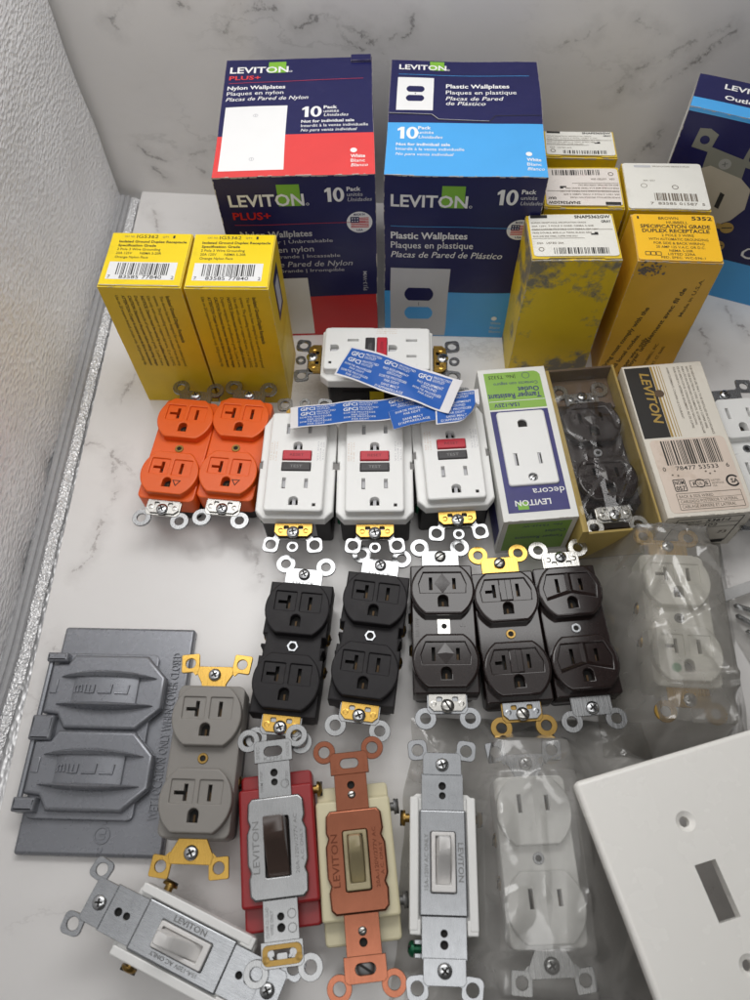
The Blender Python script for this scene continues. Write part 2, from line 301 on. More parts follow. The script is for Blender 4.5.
M['sticker_blue'] = mat('sticker_blue_ink', srgb(44, 96, 178), 0.34, var=0.04)
M['sticker_paper'] = mat('sticker_backing_paper', srgb(226, 224, 226), 0.4, var=0.02)
M['film_bag'] = film('cloudy_bag_film', haze=0.33, tint=(0.58, 0.56, 0.52), rough=0.1, bump=0.13, bscale=45, gloss=1.3)
M['film_grey'] = film('grey_bag_film', haze=0.30, tint=(0.50, 0.49, 0.47), rough=0.1, bump=0.13, bscale=40, gloss=1.3)
M['film_clear'] = film('clear_crinkled_film', haze=0.03, tint=(0.6, 0.6, 0.6), rough=0.07, bump=0.2, bscale=60, gloss=0.75)
M['piping'] = mat('grey_piping_fabric', (0.36, 0.36, 0.37), 0.6, var=0.15, scale=300, bump=0.4)

# ------------------------------------------------------------------ mesh builder
def signed_area(pts):
    a = 0
    for i in range(len(pts)):
        x0, y0 = pts[i][0], pts[i][1]; x1, y1 = pts[(i + 1) % len(pts)][0], pts[(i + 1) % len(pts)][1]
        a += x0 * y1 - x1 * y0
    return a / 2

def offset_loop(pts, d):
    n = len(pts); out = []
    for i in range(n):
        p0 = Vector(pts[i - 1]); p1 = Vector(pts[i]); p2 = Vector(pts[(i + 1) % n])
        e1 = (p1 - p0); e2 = (p2 - p1)
        if e1.length < 1e-9 or e2.length < 1e-9: out.append((p1.x, p1.y)); continue
        e1.normalize(); e2.normalize()
        n1 = Vector((-e1.y, e1.x)); n2 = Vector((-e2.y, e2.x))
        k = 1 + n1.dot(n2)
        mtr = (n1 + n2) / max(k, 0.35)
        q = p1 + mtr * d
        out.append((q.x, q.y))
    return out

def rrect(x0, y0, x1, y1, r=0.0, n=4):
    if r <= 0: return [(x0, y0), (x1, y0), (x1, y1), (x0, y1)]
    r = min(r, abs(x1 - x0) / 2 - 1e-3, abs(y1 - y0) / 2 - 1e-3)
    out = []
    for (px, py, a0) in ((x1 - r, y0 + r, -90), (x1 - r, y1 - r, 0), (x0 + r, y1 - r, 90), (x0 + r, y0 + r, 180)):
        for k in range(n + 1):
            a = R(a0 + 90 * k / n); out.append((px + r * math.cos(a), py + r * math.sin(a)))
    return out

def circle(x, y, r, n=20, a0=0.0, ry=None):
    ry = r if ry is None else ry
    return [(x + r * math.cos(a0 + 2 * PI * k / n), y + ry * math.sin(a0 + 2 * PI * k / n)) for k in range(n)]

_tc = {}
FLAT = 0
def subdivide(P2, fs, lim=6.5):
    """keep triangles small so that print and flaps follow a dented carton"""
    for _ in range(5):
        if not any(max(math.dist(P2[f[i]], P2[f[(i + 1) % 3]]) for i in range(3)) > lim for f in fs): break
        mid = {}; nf = []
        def mp(a, b):
            k = (min(a, b), max(a, b))
            if k not in mid: mid[k] = len(P2); P2.append(tuple((P2[a][q] + P2[b][q]) / 2 for q in range(len(P2[a]))))
            return mid[k]
        for a, b, c in fs:
            ab, bc, ca = mp(a, b), mp(b, c), mp(c, a); nf += [(a, ab, ca), (ab, b, bc), (ca, bc, c), (ab, bc, ca)]
        fs = nf
    return P2, fs
class MB:
    def __init__(s): s.v = []; s.f = []; s.m = []; s.sm = []; s.mats = []
    def mi(s, mt):
        if mt not in s.mats: s.mats.append(mt)
        return s.mats.index(mt)
    def add(s, vs, fs, mt, T=None, smooth=False):
        o = len(s.v); k = s.mi(M[mt] if isinstance(mt, str) else mt)
        if T is not None: vs = [T @ Vector(v) for v in vs]
        s.v += [tuple(v) for v in vs]
        for f in fs:
            s.f.append(tuple(i + o for i in f)); s.m.append(k)
            s.sm.append(smooth)
    def slab(s, outline, z0, z1, mt, holes=(), bevel=0.0, seg=2, T=None, hole_bevel=None, bottom=True, bb=0.0, sub=False):
        hole_bevel = bevel if hole_bevel is None else hole_bevel
        loops = [list(outline)] + [list(h) for h in holes]
        for i, l in enumerate(loops):
            a = signed_area(l)
            if (i == 0 and a < 0) or (i > 0 and a > 0): l.reverse()
        steps = [(0.0, 0.0)] if bevel <= 0 else [(k / seg * PI / 2) for k in range(seg + 1)]
        top = []; vs = []; side = []; cap = []
        for i, l in enumerate(loops):
            b = bevel if i == 0 else hole_bevel
            rows = []
            if i == 0 and bb > 0:
                rows.append([(x, y, z0) for x, y in offset_loop(l, bb)]); rows.append([(x, y, z0 + bb) for x, y in l])
            else: rows.append([(x, y, z0) for x, y in l])
            if b <= 0: rows.append([(x, y, z1) for x, y in l])
            else:
                for a in steps:
                    rows.append([(x, y, z1 - b + b * math.sin(a)) for x, y in offset_loop(l, b * (1 - math.cos(a)))])
            n = len(l); base = len(vs)
            for r_ in rows: vs += r_
            for ri in range(len(rows) - 1):
                for j in range(n):
                    a0 = base + ri * n + j; a1 = base + ri * n + (j + 1) % n
                    side.append((a0, a1, a1 + n, a0 + n))
            top.append((base, base + (len(rows) - 1) * n, n))
        polys = [[Vector(vs[t0 + j]) for j in range(n)] for (_, t0, n) in top]
        idx = [t0 + j for (_, t0, n) in top for j in range(n)]
        tri = tessellate_polygon([[Vector((p.x, p.y, 0)) for p in q] for q in polys])
        for t in tri:
            a, b_, c = (vs[idx[i]] for i in t)
            ar = (b_[0] - a[0]) * (c[1] - a[1]) - (b_[1] - a[1]) * (c[0] - a[0])
            if abs(ar) < 1e-9: continue
            cap.append(tuple(idx[i] for i in (t if ar > 0 else t[::-1])))
        s.add(vs, side, mt, T, smooth=True)
        o = len(s.v) - len(vs); k = s.mi(M[mt] if isinstance(mt, str) else mt)
        if sub:
            P3, cap2 = subdivide([tuple(v) for v in vs], cap)
            s.add(P3, cap2, mt, T, smooth=True)
        else:
            for f in cap: s.f.append(tuple(i + o for i in f)); s.m.append(k); s.sm.append(False)
        if bottom:
            idb = [b0 + j for (b0, _, n) in top for j in range(n)]
            for t in tri:
                f = tuple(o + idb[i] for i in t)
                a, b_, c = (vs[idb[i]] for i in t)
                ar = (b_[0] - a[0]) * (c[1] - a[1]) - (b_[1] - a[1]) * (c[0] - a[0])
                if abs(ar) < 1e-9: continue
                s.f.append(f if ar < 0 else f[::-1]); s.m.append(k); s.sm.append(False)
    def box(s, x0, y0, z0, x1, y1, z1, mt, bevel=0.0, r=0.0, T=None, seg=2):
        s.slab(rrect(x0, y0, x1, y1, r), z0, z1, mt, bevel=bevel, T=T, seg=seg)
    def lathe(s, prof, mt, n=18, T=None):
        vs = []; fs = []
        for (r, z) in prof:
            for k in range(n): vs.append((r * math.cos(2 * PI * k / n), r * math.sin(2 * PI * k / n), z))
        for i in range(len(prof) - 1):
            for k in range(n):
                a = i * n + k; b = i * n + (k + 1) % n
                fs.append((a, b, b + n, a + n))
        fs.append(tuple((len(prof) - 1) * n + k for k in range(n)))
        s.add(vs, fs, mt, T, smooth=True)
    def tube(s, pts, r, mt, n=8, T=None):
        vs = []; fs = []
        P = [Vector(p) for p in pts]
        for i, p in enumerate(P):
            d = (P[min(i + 1, len(P) - 1)] - P[max(i - 1, 0)]).normalized()
            u = d.cross(Vector((0, 0, 1)));
            if u.length < 1e-4: u = Vector((1, 0, 0))
            u.normalize(); w = u.cross(d)
            for k in range(n):
                a = 2 * PI * k / n; q = p + u * (r * math.cos(a)) + w * (r * math.sin(a)); vs.append(tuple(q))
        for i in range(len(P) - 1):
            for k in range(n):
                a = i * n + k; b = i * n + (k + 1) % n; fs.append((a, b, b + n, a + n))
        fs.append(tuple(range(n))[::-1]); fs.append(tuple((len(P) - 1) * n + k for k in range(n)))
        s.add(vs, fs, mt, T, smooth=True)
    def rect(s, Fm, u0, v0, u1, v1, mt, e=0.1, cell=7.0):
        nu = max(1, int(abs(u1 - u0) / cell)); nv = max(1, int(abs(v1 - v0) / cell))
        vs = [(u0 + (u1 - u0) * i / nu, v0 + (v1 - v0) * j / nv, e) for j in range(nv + 1) for i in range(nu + 1)]
        fs = [(j * (nu + 1) + i, j * (nu + 1) + i + 1, (j + 1) * (nu + 1) + i + 1, (j + 1) * (nu + 1) + i) for j in range(nv) for i in range(nu)]
        s.add(vs, fs, mt, Fm, smooth=True)
    def poly(s, Fm, pts, mt, e=0.1, holes=()):
        loops = [list(pts)] + [list(h) for h in holes]
        fl = [p for l in loops for p in l]
        tri = tessellate_polygon([[Vector((p[0], p[1], 0)) for p in l] for l in loops])
        fs = []
        for t in tri:
            a, b, c = (fl[i] for i in t)
            ar = (b[0] - a[0]) * (c[1] - a[1]) - (b[1] - a[1]) * (c[0] - a[0])
            if abs(ar) > 1e-9: fs.append(tuple(t) if ar > 0 else tuple(t)[::-1])
        P2, fs = subdivide([(p[0], p[1]) for p in fl], fs)
        s.add([(p[0], p[1], e) for p in P2], fs, mt, Fm)
    def line(s, Fm, u0, v0, u1, v1, w, mt, e=0.1):
        d = Vector((u1 - u0, v1 - v0)).normalized(); nx, ny = -d.y * w / 2, d.x * w / 2
        n = max(1, int(math.hypot(u1 - u0, v1 - v0) / 7)); vs = []
        for i in range(n + 1):
            t = i / n; x = u0 + (u1 - u0) * t; y = v0 + (v1 - v0) * t
            vs += [(x - nx, y - ny, e), (x + nx, y + ny, e)]
        s.add(vs, [(2 * i, 2 * i + 2, 2 * i + 3, 2 * i + 1) for i in range(n)], mt, Fm)
    def frame(s, Fm, u0, v0, u1, v1, w, mt, e=0.1):
        s.line(Fm, u0, v0, u1, v0, w, mt, e); s.line(Fm, u1, v0 + w / 2, u1, v1 - w / 2, w, mt, e)
        s.line(Fm, u1, v1, u0, v1, w, mt, e); s.line(Fm, u0, v1 - w / 2, u0, v0 + w / 2, w, mt, e)
    def text(s, Fm, txt, u, v, h, w=None, mt='white_ink', e=0.16, rot=0.0, bold=False, ital=False, align='L', extrude=0.0, fn=None):
        vs, fs, (x0, x1) = glyphs(txt, bold)
        k = h / 0.72; kx = k if w is None else w / (x1 - x0)
        c, sn = math.cos(R(rot)), math.sin(R(rot)); out = []
        sh = 0.22 if ital else 0.0
        tw = (x1 - x0) * kx; off = {'L': 0, 'C': -tw / 2, 'R': -tw}[align]
        def place(x, y, z):
            X = (x - x0) * kx + off + sh * y * k; Y = y * k
            p = (u + X * c - Y * sn, v + X * sn + Y * c, z)
            return fn(*p) if fn else p
        out = [place(x, y, e + extrude) for x, y in vs]
        s.add(out, fs, mt, None if fn else Fm)
        if extrude > 0:
            cnt = {}
            for f in fs:
                for i in range(len(f)):
                    a, b = f[i], f[(i + 1) % len(f)]; cnt[(a, b)] = 1
            edges = [(a, b) for (a, b) in cnt if (b, a) not in cnt]
            o2 = [place(x, y, e) for x, y in vs]; n = len(vs)
            s.add(out + o2, [(a + n, b + n, b, a) for a, b in edges], mt, None if fn else Fm)
    def ten(s, Fm, u, v, h, mt='white_ink', e=0.16):
        w = h * 0.22
        s.poly(Fm, [(u + h * .16, v), (u + h * .16 + w, v), (u + h * .16 + w, v + h), (u + h * .2, v + h), (u, v + h * .83), (u, v + h * .66), (u + h * .16, v + h * .74)], mt, e)
        cu, rx = u + h * .82, h * .33
        s.poly(Fm, circle(cu, v + h * .5, rx, 28, ry=h * .51), mt, e, [circle(cu, v + h * .5, rx - w * .92, 24, ry=h * .51 - w * .75)])
    def barcode(s, Fm, u0, v0, u1, v1, mt='black_ink', e=0.16, seed=1, bg=None, digits=None, horizontal=False):
        rnd = random.Random(seed)
        if bg: s.rect(Fm, u0 - 2, v0 - 1, u1 + 2, v1 + 0.6, bg, e - 0.06)
        u = u0
        while u < u1 - 0.2:
            w = rnd.choice((0.35, 0.35, 0.6, 0.95)); s.rect(Fm, u, v0, min(u + w, u1), v1, mt, e, cell=7)
            u += w + rnd.choice((0.35, 0.4, 0.7, 1.0))
    def ridge(s, p, q, w, h, z, mt, T=None):
        p = Vector(p); q = Vector(q); d = (q - p).normalized(); n = Vector((-d.y, d.x)) * w / 2
        vs = [(*(p - n), z), (*(p + n), z), (*p, z + h), (*(q - n), z), (*(q + n), z), (*q, z + h)]
        s.add(vs, [(0, 3, 5, 2), (3 - 2, 2, 5, 4), (0, 2, 1), (3, 4, 5)], mt, T)
    def build(s, name, parent=None, deform=None, loc=(0, 0, 0), rotz=0.0, sharp=38):
        me = bpy.data.meshes.new(name)
        vs = s.v if deform is None else [tuple(deform(Vector(v))) for v in s.v]
        me.from_pydata([(x * S, y * S, z * S) for x, y, z in vs], [], s.f)
        for mt in s.mats: me.materials.append(mt)
        me.polygons.foreach_set('material_index', s.m)
        me.polygons.foreach_set('use_smooth', s.sm)
        me.update()
        me.set_sharp_from_angle(angle=R(sharp)); me.polygons.foreach_set('use_smooth', s.sm); me.update()
        o = bpy.data.objects.new(name, me); COL.objects.link(o)
        o.location = Vector(loc) * S; o.rotation_euler = (0, 0, rotz)
        if parent: o.parent = parent
        return o

_gl = {}
def glyphs(txt, bold=False):
    key = (txt, bold)
    if key in _gl: return _gl[key]
    cu = bpy.data.curves.new('glyph', 'FONT'); cu.body = txt; cu.size = 1.0; cu.resolution_u = 2
    cu.offset = 0.022 if bold else 0.004
    ob = bpy.data.objects.new('glyph', cu)
    me = bpy.data.meshes.new_from_object(ob)
    vs = [(v.co.x, v.co.y) for v in me.vertices]; fs = []
    for p in me.polygons:
        f = list(p.vertices); a = signed_area([vs[i] for i in f])
        fs.append(tuple(f if a > 0 else f[::-1]))
    bpy.data.objects.remove(ob); bpy.data.curves.remove(cu); bpy.data.meshes.remove(me)
    xs = [v[0] for v in vs] or [0, 1]
    _gl[key] = (vs, fs, (min(xs), max(xs)))
    return _gl[key]

def thing(name, label, cat, x, y, yaw=0.0, z=0.0, group=None):
    o = bpy.data.objects.new(name, None); COL.objects.link(o)
    o.empty_display_size = 0.01
    o.location = (x * S, y * S, z * S); o.rotation_euler = (0, 0, R(yaw))
    o['label'] = label; o['category'] = cat
    if group: o['group'] = group
    return o
def tag(o, label, cat, group=None):
    o['label'] = label; o['category'] = cat
    if group: o['group'] = group
    return o
def copy_tree(o, parent=None):
    c = o.copy(); COL.objects.link(c); c.parent = parent
    for ch in list(o.children): copy_tree(ch, c)
    return c
def place_copy(src, label, x, y, yaw, z=0.0):
    c = copy_tree(src); c.location = (x * S, y * S, z * S); c.rotation_euler = (0, 0, R(yaw)); c['label'] = label
    return c

def creases(seed, W, D, n=48, amp=1.4, wd=2.4):
    """sharp straight folds of a thin film, as (x, y) -> height"""
    rnd = random.Random(seed); L = []
    for _ in range(n):
        x, y = rnd.uniform(-W / 2, W / 2), rnd.uniform(-D / 2, D / 2); a = rnd.gauss(1.4, 0.6); l = rnd.uniform(12, 55)
        L.append((x, y, math.cos(a), math.sin(a), l / 2, rnd.uniform(0.35, 1.0) * amp, rnd.uniform(0.5, 1.5) * wd, rnd.choice((1, 1, 0))))
    def f(px, py):
        z = 0.0
        for x, y, c, s_, hl, a, w_, side in L:
            t = (px - x) * c + (py - y) * s_; d = -(px - x) * s_ + (py - y) * c
            if abs(t) > hl: continue
            k = (1 - (t / hl) ** 2)
            if side and d < 0: q = max(0, 1 + d / (w_ * 4))
            else: q = max(0, 1 - abs(d) / w_)
            z += a * k * q
        return z
    return f
def box_frames(W, D, H):
    def fm(u, v, n, o): return Matrix(((u[0], v[0], n[0], o[0]), (u[1], v[1], n[1], o[1]), (u[2], v[2], n[2], o[2]), (0, 0, 0, 1)))
    return dict(top=fm((1, 0, 0), (0, 1, 0), (0, 0, 1), (-W / 2, -D / 2, H)),
                front=fm((1, 0, 0), (0, 0, 1), (0, -1, 0), (-W / 2, -D / 2, 0)),
                right=fm((0, 1, 0), (0, 0, 1), (1, 0, 0), (W / 2, -D / 2, 0)),
                left=fm((0, -1, 0), (0, 0, 1), (-1, 0, 0), (-W / 2, D / 2, 0)))

def carton_shell(mb, W, D, H, mt, cell=6.0, top=None):
    """six gridded faces so that the whole carton can be dented by one deform function"""
    for nm, (u, v) in dict(top=(W, D), front=(W, H), right=(D, H), left=(D, H)).items():
        mb.rect(box_frames(W, D, H)[nm], 0, 0, u, v, top if (nm == 'top' and top) else mt, 0.0, cell)
    B = Matrix.Translation((0, D / 2, 0)) @ Matrix(((-1, 0, 0, W / 2), (0, 0, 1, 0), (0, 1, 0, 0), (0, 0, 0, 1)))
    mb.rect(B, 0, 0, W, H, mt, 0.0, cell)
    mb.rect(Matrix(((-1, 0, 0, W / 2), (0, 1, 0, -D / 2), (0, 0, -1, 0), (0, 0, 0, 1))), 0, 0, W, D, mt, 0.0, cell)

def denter(seed, amp=0.5, H=100.0, bulge=0.0, W=50, D=40):
    o = Vector((seed * 13.1, seed * 7.7, seed * 3.3))
    def f(p):
        k = min(1.0, max(0.0, p.z / 8.0))
        n = noise.noise_vector(p / 42.0 + o) * amp * 0.8
        q = p + Vector((n.x * k, n.y * k, n.z * k))
        t = math.sin(PI * min(1, max(0, p.z / H)))
        if abs(p.y) > D * 0.45: q.y += math.copysign(bulge * t * math.cos(PI * p.x / W) if abs(p.x) < W / 2 else 0, p.y)
        return q
    return f

def worn_edges(mb, W, D, H, seed, n=60, amount=1.0):
    """torn paper fibres along the top rim and the front corners"""
    rnd = random.Random(seed); fr = box_frames(W, D, H)
    for i in range(n):
        side = rnd.choice(('front', 'front', 'top', 'right', 'left'))
        l = rnd.uniform(0.6, 3.4) * amount; t = rnd.uniform(0.15, 0.55) * amount
        if side == 'front': u = rnd.uniform(0, W - l); mb.rect(fr['front'], u, H - t, u + l, H - 0.02, 'worn_paper', 0.2, 20)
        elif side == 'top': u = rnd.uniform(0, W - l); mb.rect(fr['top'], u, 0.02, u + l, t, 'worn_paper', 0.2, 20)
        elif side == 'right': u = rnd.uniform(H * 0.2, H - l); mb.rect(fr['front'], W - t, u, W - 0.02, u + l, 'worn_paper', 0.2, 20)
        else: u = rnd.uniform(H * 0.2, H - l); mb.rect(fr['front'], 0.02, u, t, u + l, 'worn_paper', 0.2, 20)

# ================================================================== setting
mfloor = marble('white_marble_sheet', (0.78, 0.762, 0.748), (0.27, 0.235, 0.225), 3.35, big=7.0, amount=0.45, veins=FV)
mback = marble('standing_marble_sheet', (0.68, 0.662, 0.65), (0.2, 0.19, 0.185), 9.1, big=7.5, amount=0.3, veins=WV)
fl = MB()
fl.slab(rrect(-197, -330, 420, 516, 9, 6), -3, 0, mfloor, bevel=0.5)
flo = fl.build('floor'); flo['kind'] = 'structure'; flo.rotation_euler = (0, 0, R(-2.0))
bk = MB()
bk.slab(rrect(-330, -20, 520, 470, 2), -3, 0, mback, bevel=0.4)
bko = bk.build('backdrop'); bko['kind'] = 'structure'
bko.location = (0, (494 + 0) * S, 0); bko.rotation_euler = (R(90), 0, R(-7.0))
tf = MB(); tf.slab(rrect(-420, -500, 560, 620), -12, -8, silver_fabric('silver_tent_floor_fabric'), bevel=0)
tfo = tf.build('ground'); tfo['kind'] = 'structure'

# the silver fabric side of the light tent
tent = thing('light_tent_side', 'tall silver quilted fabric side of the photo light tent on the left', 'light tent', -200, 160, 0, -8)
ms1 = silver_fabric('silver_quilted_fabric'); ms2 = silver_fabric('bright_silver_fabric', False, (0.8, 0.8, 0.81), 0.3)
w = MB()
A = Vector((7, 352)); Bp = Vector((-60, -420))          # wall foot, in the tent's own frame
dirw = (A - Bp).normalized(); nrm = Vector((dirw.y, -dirw.x)); Lw = (A - Bp).length
nu, nv = 150, 60; vs = []; fs = []
def foot(t):       # t in 0..1 from near to far, a slightly wavy foot line that passes the measured points
    y = -420 + t * 772
    x = -8 + (y + 26) * 0.0395 if y > -26 else -8 + (y + 26) * 0.10
    return x, y
for j in range(nv + 1):
    for i in range(nu + 1):
        t = i / nu; h = j / nv
        x, y = foot(t); z = 2 + h * 520
        wob = noise.noise(Vector((y / 60, z / 70, 3))) * 3.0 * min(1, h * 8) + noise.noise(Vector((y / 22, z / 40, 9))) * 0.9 * min(1, h * 8)
        fold = 3.2 * math.exp(-((y - 95 - z * 0.35) / 9) ** 2) * math.exp(-z / 60) + 2.0 * math.exp(-((y - 30 - z * 0.3) / 12) ** 2) * math.exp(-z / 50)
        vs.append((x - 3 + wob - fold - h * 0.0, y, z))
for j in range(nv):
    for i in range(nu):
        a = j * (nu + 1) + i; fs.append((a, a + 1, a + nu + 2, a + nu + 1))
w.add(vs, [f[::-1] for f in fs], ms1, smooth=True); w.build('fabric_panel', tent)
pp = MB(); pts = [(foot(t / 60)[0] - 1.0, foot(t / 60)[1], 6.5) for t in range(61)]
pp.tube(pts, 2.6, 'piping'); pp.tube([(x + 4.0, y, z - 0.5) for x, y, z in pts], 2.2, 'piping'); pp.build('piping_seam', tent)
fp = MB(); vs = []; fs = []
for i in range(201):
    x, y = foot(i / 200)
    for k in range(5):
        vs.append((x + 3.5 + k * 1.9 + noise.noise(Vector((y / 18, k, 1))) * 0.5, y, 3.5 + 2.4 * math.sin(PI * (0.15 + k / 5.2)) + noise.noise(Vector((y / 9, k, 4))) * 0.6))
for i in range(200):
    for k in range(4): a = i * 5 + k; fs.append((a, a + 1, a + 6, a + 5))
fp.add(vs, [f[::-1] for f in fs], ms2, smooth=True); fp.build('hem_strip', tent)

# ================================================================== wallplate cartons
def logo(mb, Fm, u, v, h, w, mt='white_ink'):
    """LEVITON with its green square behind the last letters"""
    mb.rect(Fm, u + w * 0.655, v - h * 0.05, u + w * 0.955, v + h * 1.75, 'green_ink', 0.12)
    mb.text(Fm, 'LEVITON', u, v, h, w, mt, 0.2, bold=True)
    mb.poly(Fm, circle(u + w * 1.04, v + 0.7, 0.9, 12), mt, 0.16, [circle(u + w * 1.04, v + 0.7, 0.62, 12)])
def flag_badge(mb, Fm, u, v, r):
    mb.poly(Fm, circle(u, v, r, 28), 'white_ink', 0.12)
    n = 7
    for i in range(n):
        y0 = v - r * 0.5 + i * r / n; mb.rect(Fm, u - r * 0.68, y0, u + r * 0.72, y0 + r / n * 0.55, 'darkred_ink', 0.17, 20)
    mb.rect(Fm, u - r * 0.7, v - r * 0.02, u - r * 0.02, v + r * 0.52, 'navy', 0.21, 20)
    for i in range(3):
        for j in range(2): mb.poly(Fm, circle(u - r * 0.55 + i * r * 0.2, v + r * 0.12 + j * r * 0.24, r * 0.06, 6), 'white_ink', 0.25)
    mb.text(Fm, 'MADE IN', u, v + r * 0.64, r * 0.2, r * 0.85, 'navy', 0.18, align='C', bold=True)
    mb.text(Fm, 'USA', u, v - r * 0.84, r * 0.2, r * 0.5, 'navy', 0.18, align='C', bold=True)
def duplex_plate_art(mb, Fm, u0, v0, u1, v1, hole_top, hole_bot, mt='plate_ink'):
    mb.rect(Fm, u0, v0, u1, v1, mt, 0.12)
    W = u1 - u0; H = v1 - v0; cu = (u0 + u1) / 2
    for (cv, hm) in ((v0 + H * 0.64, hole_top), (v0 + H * 0.36, hole_bot)):
        pts = [(cu + max(-W * .235, min(W * .235, W * 0.29 * math.cos(a))), cv + H * 0.098 * max(-1, min(1, 1.25 * math.sin(a)))) for a in [2 * PI * k / 28 for k in range(28)]]
        pts = [(cu + W * 0.25 * math.cos(a) * (1 if abs(math.sin(a)) < .75 else 1), cv + max(-H * .092, min(H * .092, H * .13 * math.sin(a)))) for a in [2 * PI * k / 32 for k in range(32)]]
        mb.poly(Fm, pts, hm, 0.17)
    mb.poly(Fm, circle(cu, v0 + H * 0.5, W * 0.025, 8), 'grey_ink', 0.17)
    mb.line(Fm, cu, v0 + H * 0.475, cu, v0 + H * 0.525, 0.3, 'black_ink', 0.2)

# red + navy carton: W 90.5, D 110, H 130
W, D, H = 90.5, 110, 130
t = thing('wallplate_carton', 'navy and red carton of ten nylon wallplates, tall box at back left', 'box', -38.2, 359 + D / 2, -0.6)
b = MB(); carton_shell(b, W, D, H, 'navy'); fr = box_frames(W, D, H)
tp, ft = fr['top'], fr['front']
b.rect(tp, 0.1, 0.1, W - 0.1, 35.5, 'red_ink', 0.06)
logo(b, tp, 3, 96, 6.2, 36)
b.text(tp, 'PLUS+', 3, 89.3, 4.0, 19, 'red_ink', 0.18, bold=True)
b.line(tp, 3, 86, 85, 87.5, 0.45, 'redline_ink', 0.15)
b.text(tp, 'Nylon Wallplates', 2.6, 79.5, 3.7, 35, bold=True)
b.text(tp, 'Plaques en nylon', 2.6, 74, 3.7, 34)
b.text(tp, 'Placas de Pared de Nylon', 2.4, 68.4, 3.7, 49, ital=True)
b.rect(tp, 3.0, 5.4, 39.6, 62.5, 'plate_ink', 0.14)
for vv in (53.5, 15):
    b.poly(tp, circle(21.3, vv, 1.5, 14), 'grey_ink', 0.18, [circle(21.3, vv, 1.1, 14)]); b.line(tp, 21.3, vv - 1.0, 21.3, vv + 1.0, 0.5, 'grey_ink', 0.19)
b.ten(tp, 48.5, 50.8, 10)
b.text(tp, 'Pack', 61.2, 58.2, 3.0, 8, bold=True); b.text(tp, 'unités', 61.2, 54.6, 2.8, 9); b.text(tp, 'Unidades', 61.2, 50.9, 2.8, 14.5, ital=True)
b.text(tp, 'Not for individual sale', 48.3, 45.6, 2.6, 31, bold=True); b.text(tp, 'Interdit à la vente individuelle', 48.3, 41.6, 2.6, 39); b.text(tp, 'No para venta individual', 48.3, 37.6, 2.6, 32, ital=True)
b.poly(tp, circle(78.8, 20.5, 1.9, 18), 'white_ink', 0.16)
b.text(tp, 'White', 77, 14.3, 2.8, 8.2, bold=True); b.text(tp, 'Blanc', 77, 10.6, 2.7, 8); b.text(tp, 'Blanco', 77, 6.8, 2.7, 9.4, ital=True)
b.rect(ft, 0.1, 0.1, W - 0.1, 38, 'darkred_ink', 0.06)
logo(b, ft, 6.5, 110.5, 8, 43, 'white_ink')
b.text(ft, 'PLUS+', 7, 101.5, 5.0, 22, 'darkred_ink', 0.18, bold=True)
b.line(ft, 7, 97.6, 84, 97.6, 0.4, 'redline_ink', 0.15)
b.text(ft, 'Nylon Wallplates', 9, 88.5, 4.5, 43, 'grey_ink', bold=True)
b.text(ft, '3/8" Larger | Unbreakable', 9, 83.6, 2.6, 55, 'grey_ink')
b.text(ft, 'Plaques en nylon', 9, 76.8, 4.5, 43, 'grey_ink'); b.text(ft, '3/8" plus grande | Incassable', 9, 72, 2.6, 59, 'grey_ink')
b.text(ft, 'Placas de Pared de Nylon', 9, 64.8, 4.5, 66, 'grey_ink', ital=True); b.text(ft, '3/8" Más Grande | Irrompible', 9, 60.2, 2.6, 61, 'grey_ink')
b.rect(ft, 6, 2, 46, 55, 'plate_ink', 0.12)
b.ten(ft, 61.5, 112.5, 9.5); b.text(ft, 'Pack', 74, 119.6, 2.8, 8, bold=True); b.text(ft, 'unités', 74, 116, 2.7, 9, 'grey_ink'); b.text(ft, 'Unidades', 74, 112.5, 2.7, 14, 'grey_ink', ital=True)
flag_badge(b, ft, 80.5, 97.5, 7.6)
b.text(ft, 'PJ13-WM', 84, 42, 2.5, 17, 'grey_ink', rot=90)
worn_edges(b, W, D, H, 3, 110, 1.2)
b.build('carton', t, denter(1, 0.75, H, 1.0, W, D))
lid = MB()
lid.rect(tp, 0.2, 0.3, W - 0.2, 3.2, 'red_ink', 0.0)
ld = MB(); rnd = random.Random(5)
ld.box(W / 2 - 13, D / 2 - 6, H + 0.2, W / 2 - 0.5, D / 2 + 0.5, H + 1.6, 'navy', 0.5)
ld.build('lid_tab', t, denter(1, 0.75, H, 1.0, W, D))

# navy + light blue carton: W 90, D 108
W, D, H = 90, 107, 130
t = thing('wallplate_carton', 'navy and light blue carton of ten plastic wallplates, beside the red one', 'box', 60.2, 354.4 + D / 2 - 1, -4.6)
b = MB(); carton_shell(b, W, D, H, 'navy'); fr = box_frames(W, D, H); tp, ft = fr['top'], fr['front']
b.rect(tp, 0.1, 0.1, W - 0.1, 46, 'blue_ink', 0.06)
b.poly(tp, [(0.3, 54.5), (26, 53.5), (30, 49), (59, 48), (62.5, 53.5), (89.6, 54), (89.6, 53.6), (62.8, 53.0), (59.2, 47.5), (29.7, 48.4), (25.7, 52.9), (0.3, 53.9)], 'black_ink', 0.17)
b.line(tp, 26, 53.9, 30, 49.4, 0.3, 'grey_ink', 0.2); b.line(tp, 0.4, 54.9, 26, 53.9, 0.25, 'grey_ink', 0.2); b.line(tp, 30, 49.4, 59, 48.4, 0.25, 'grey_ink', 0.2)
logo(b, tp, 5, 97, 5.0, 29)
b.line(tp, 5, 92, 84, 92, 0.35, 'blue_ink', 0.15)
duplex_plate_art(b, tp, 4.6, 57.5, 26.5, 89, 'navy', 'navy')
b.text(tp, 'Plastic Wallplates', 34, 79.5, 3.9, 37.5, bold=True); b.text(tp, 'Plaques en plastique', 34, 73.5, 3.8, 41.5)
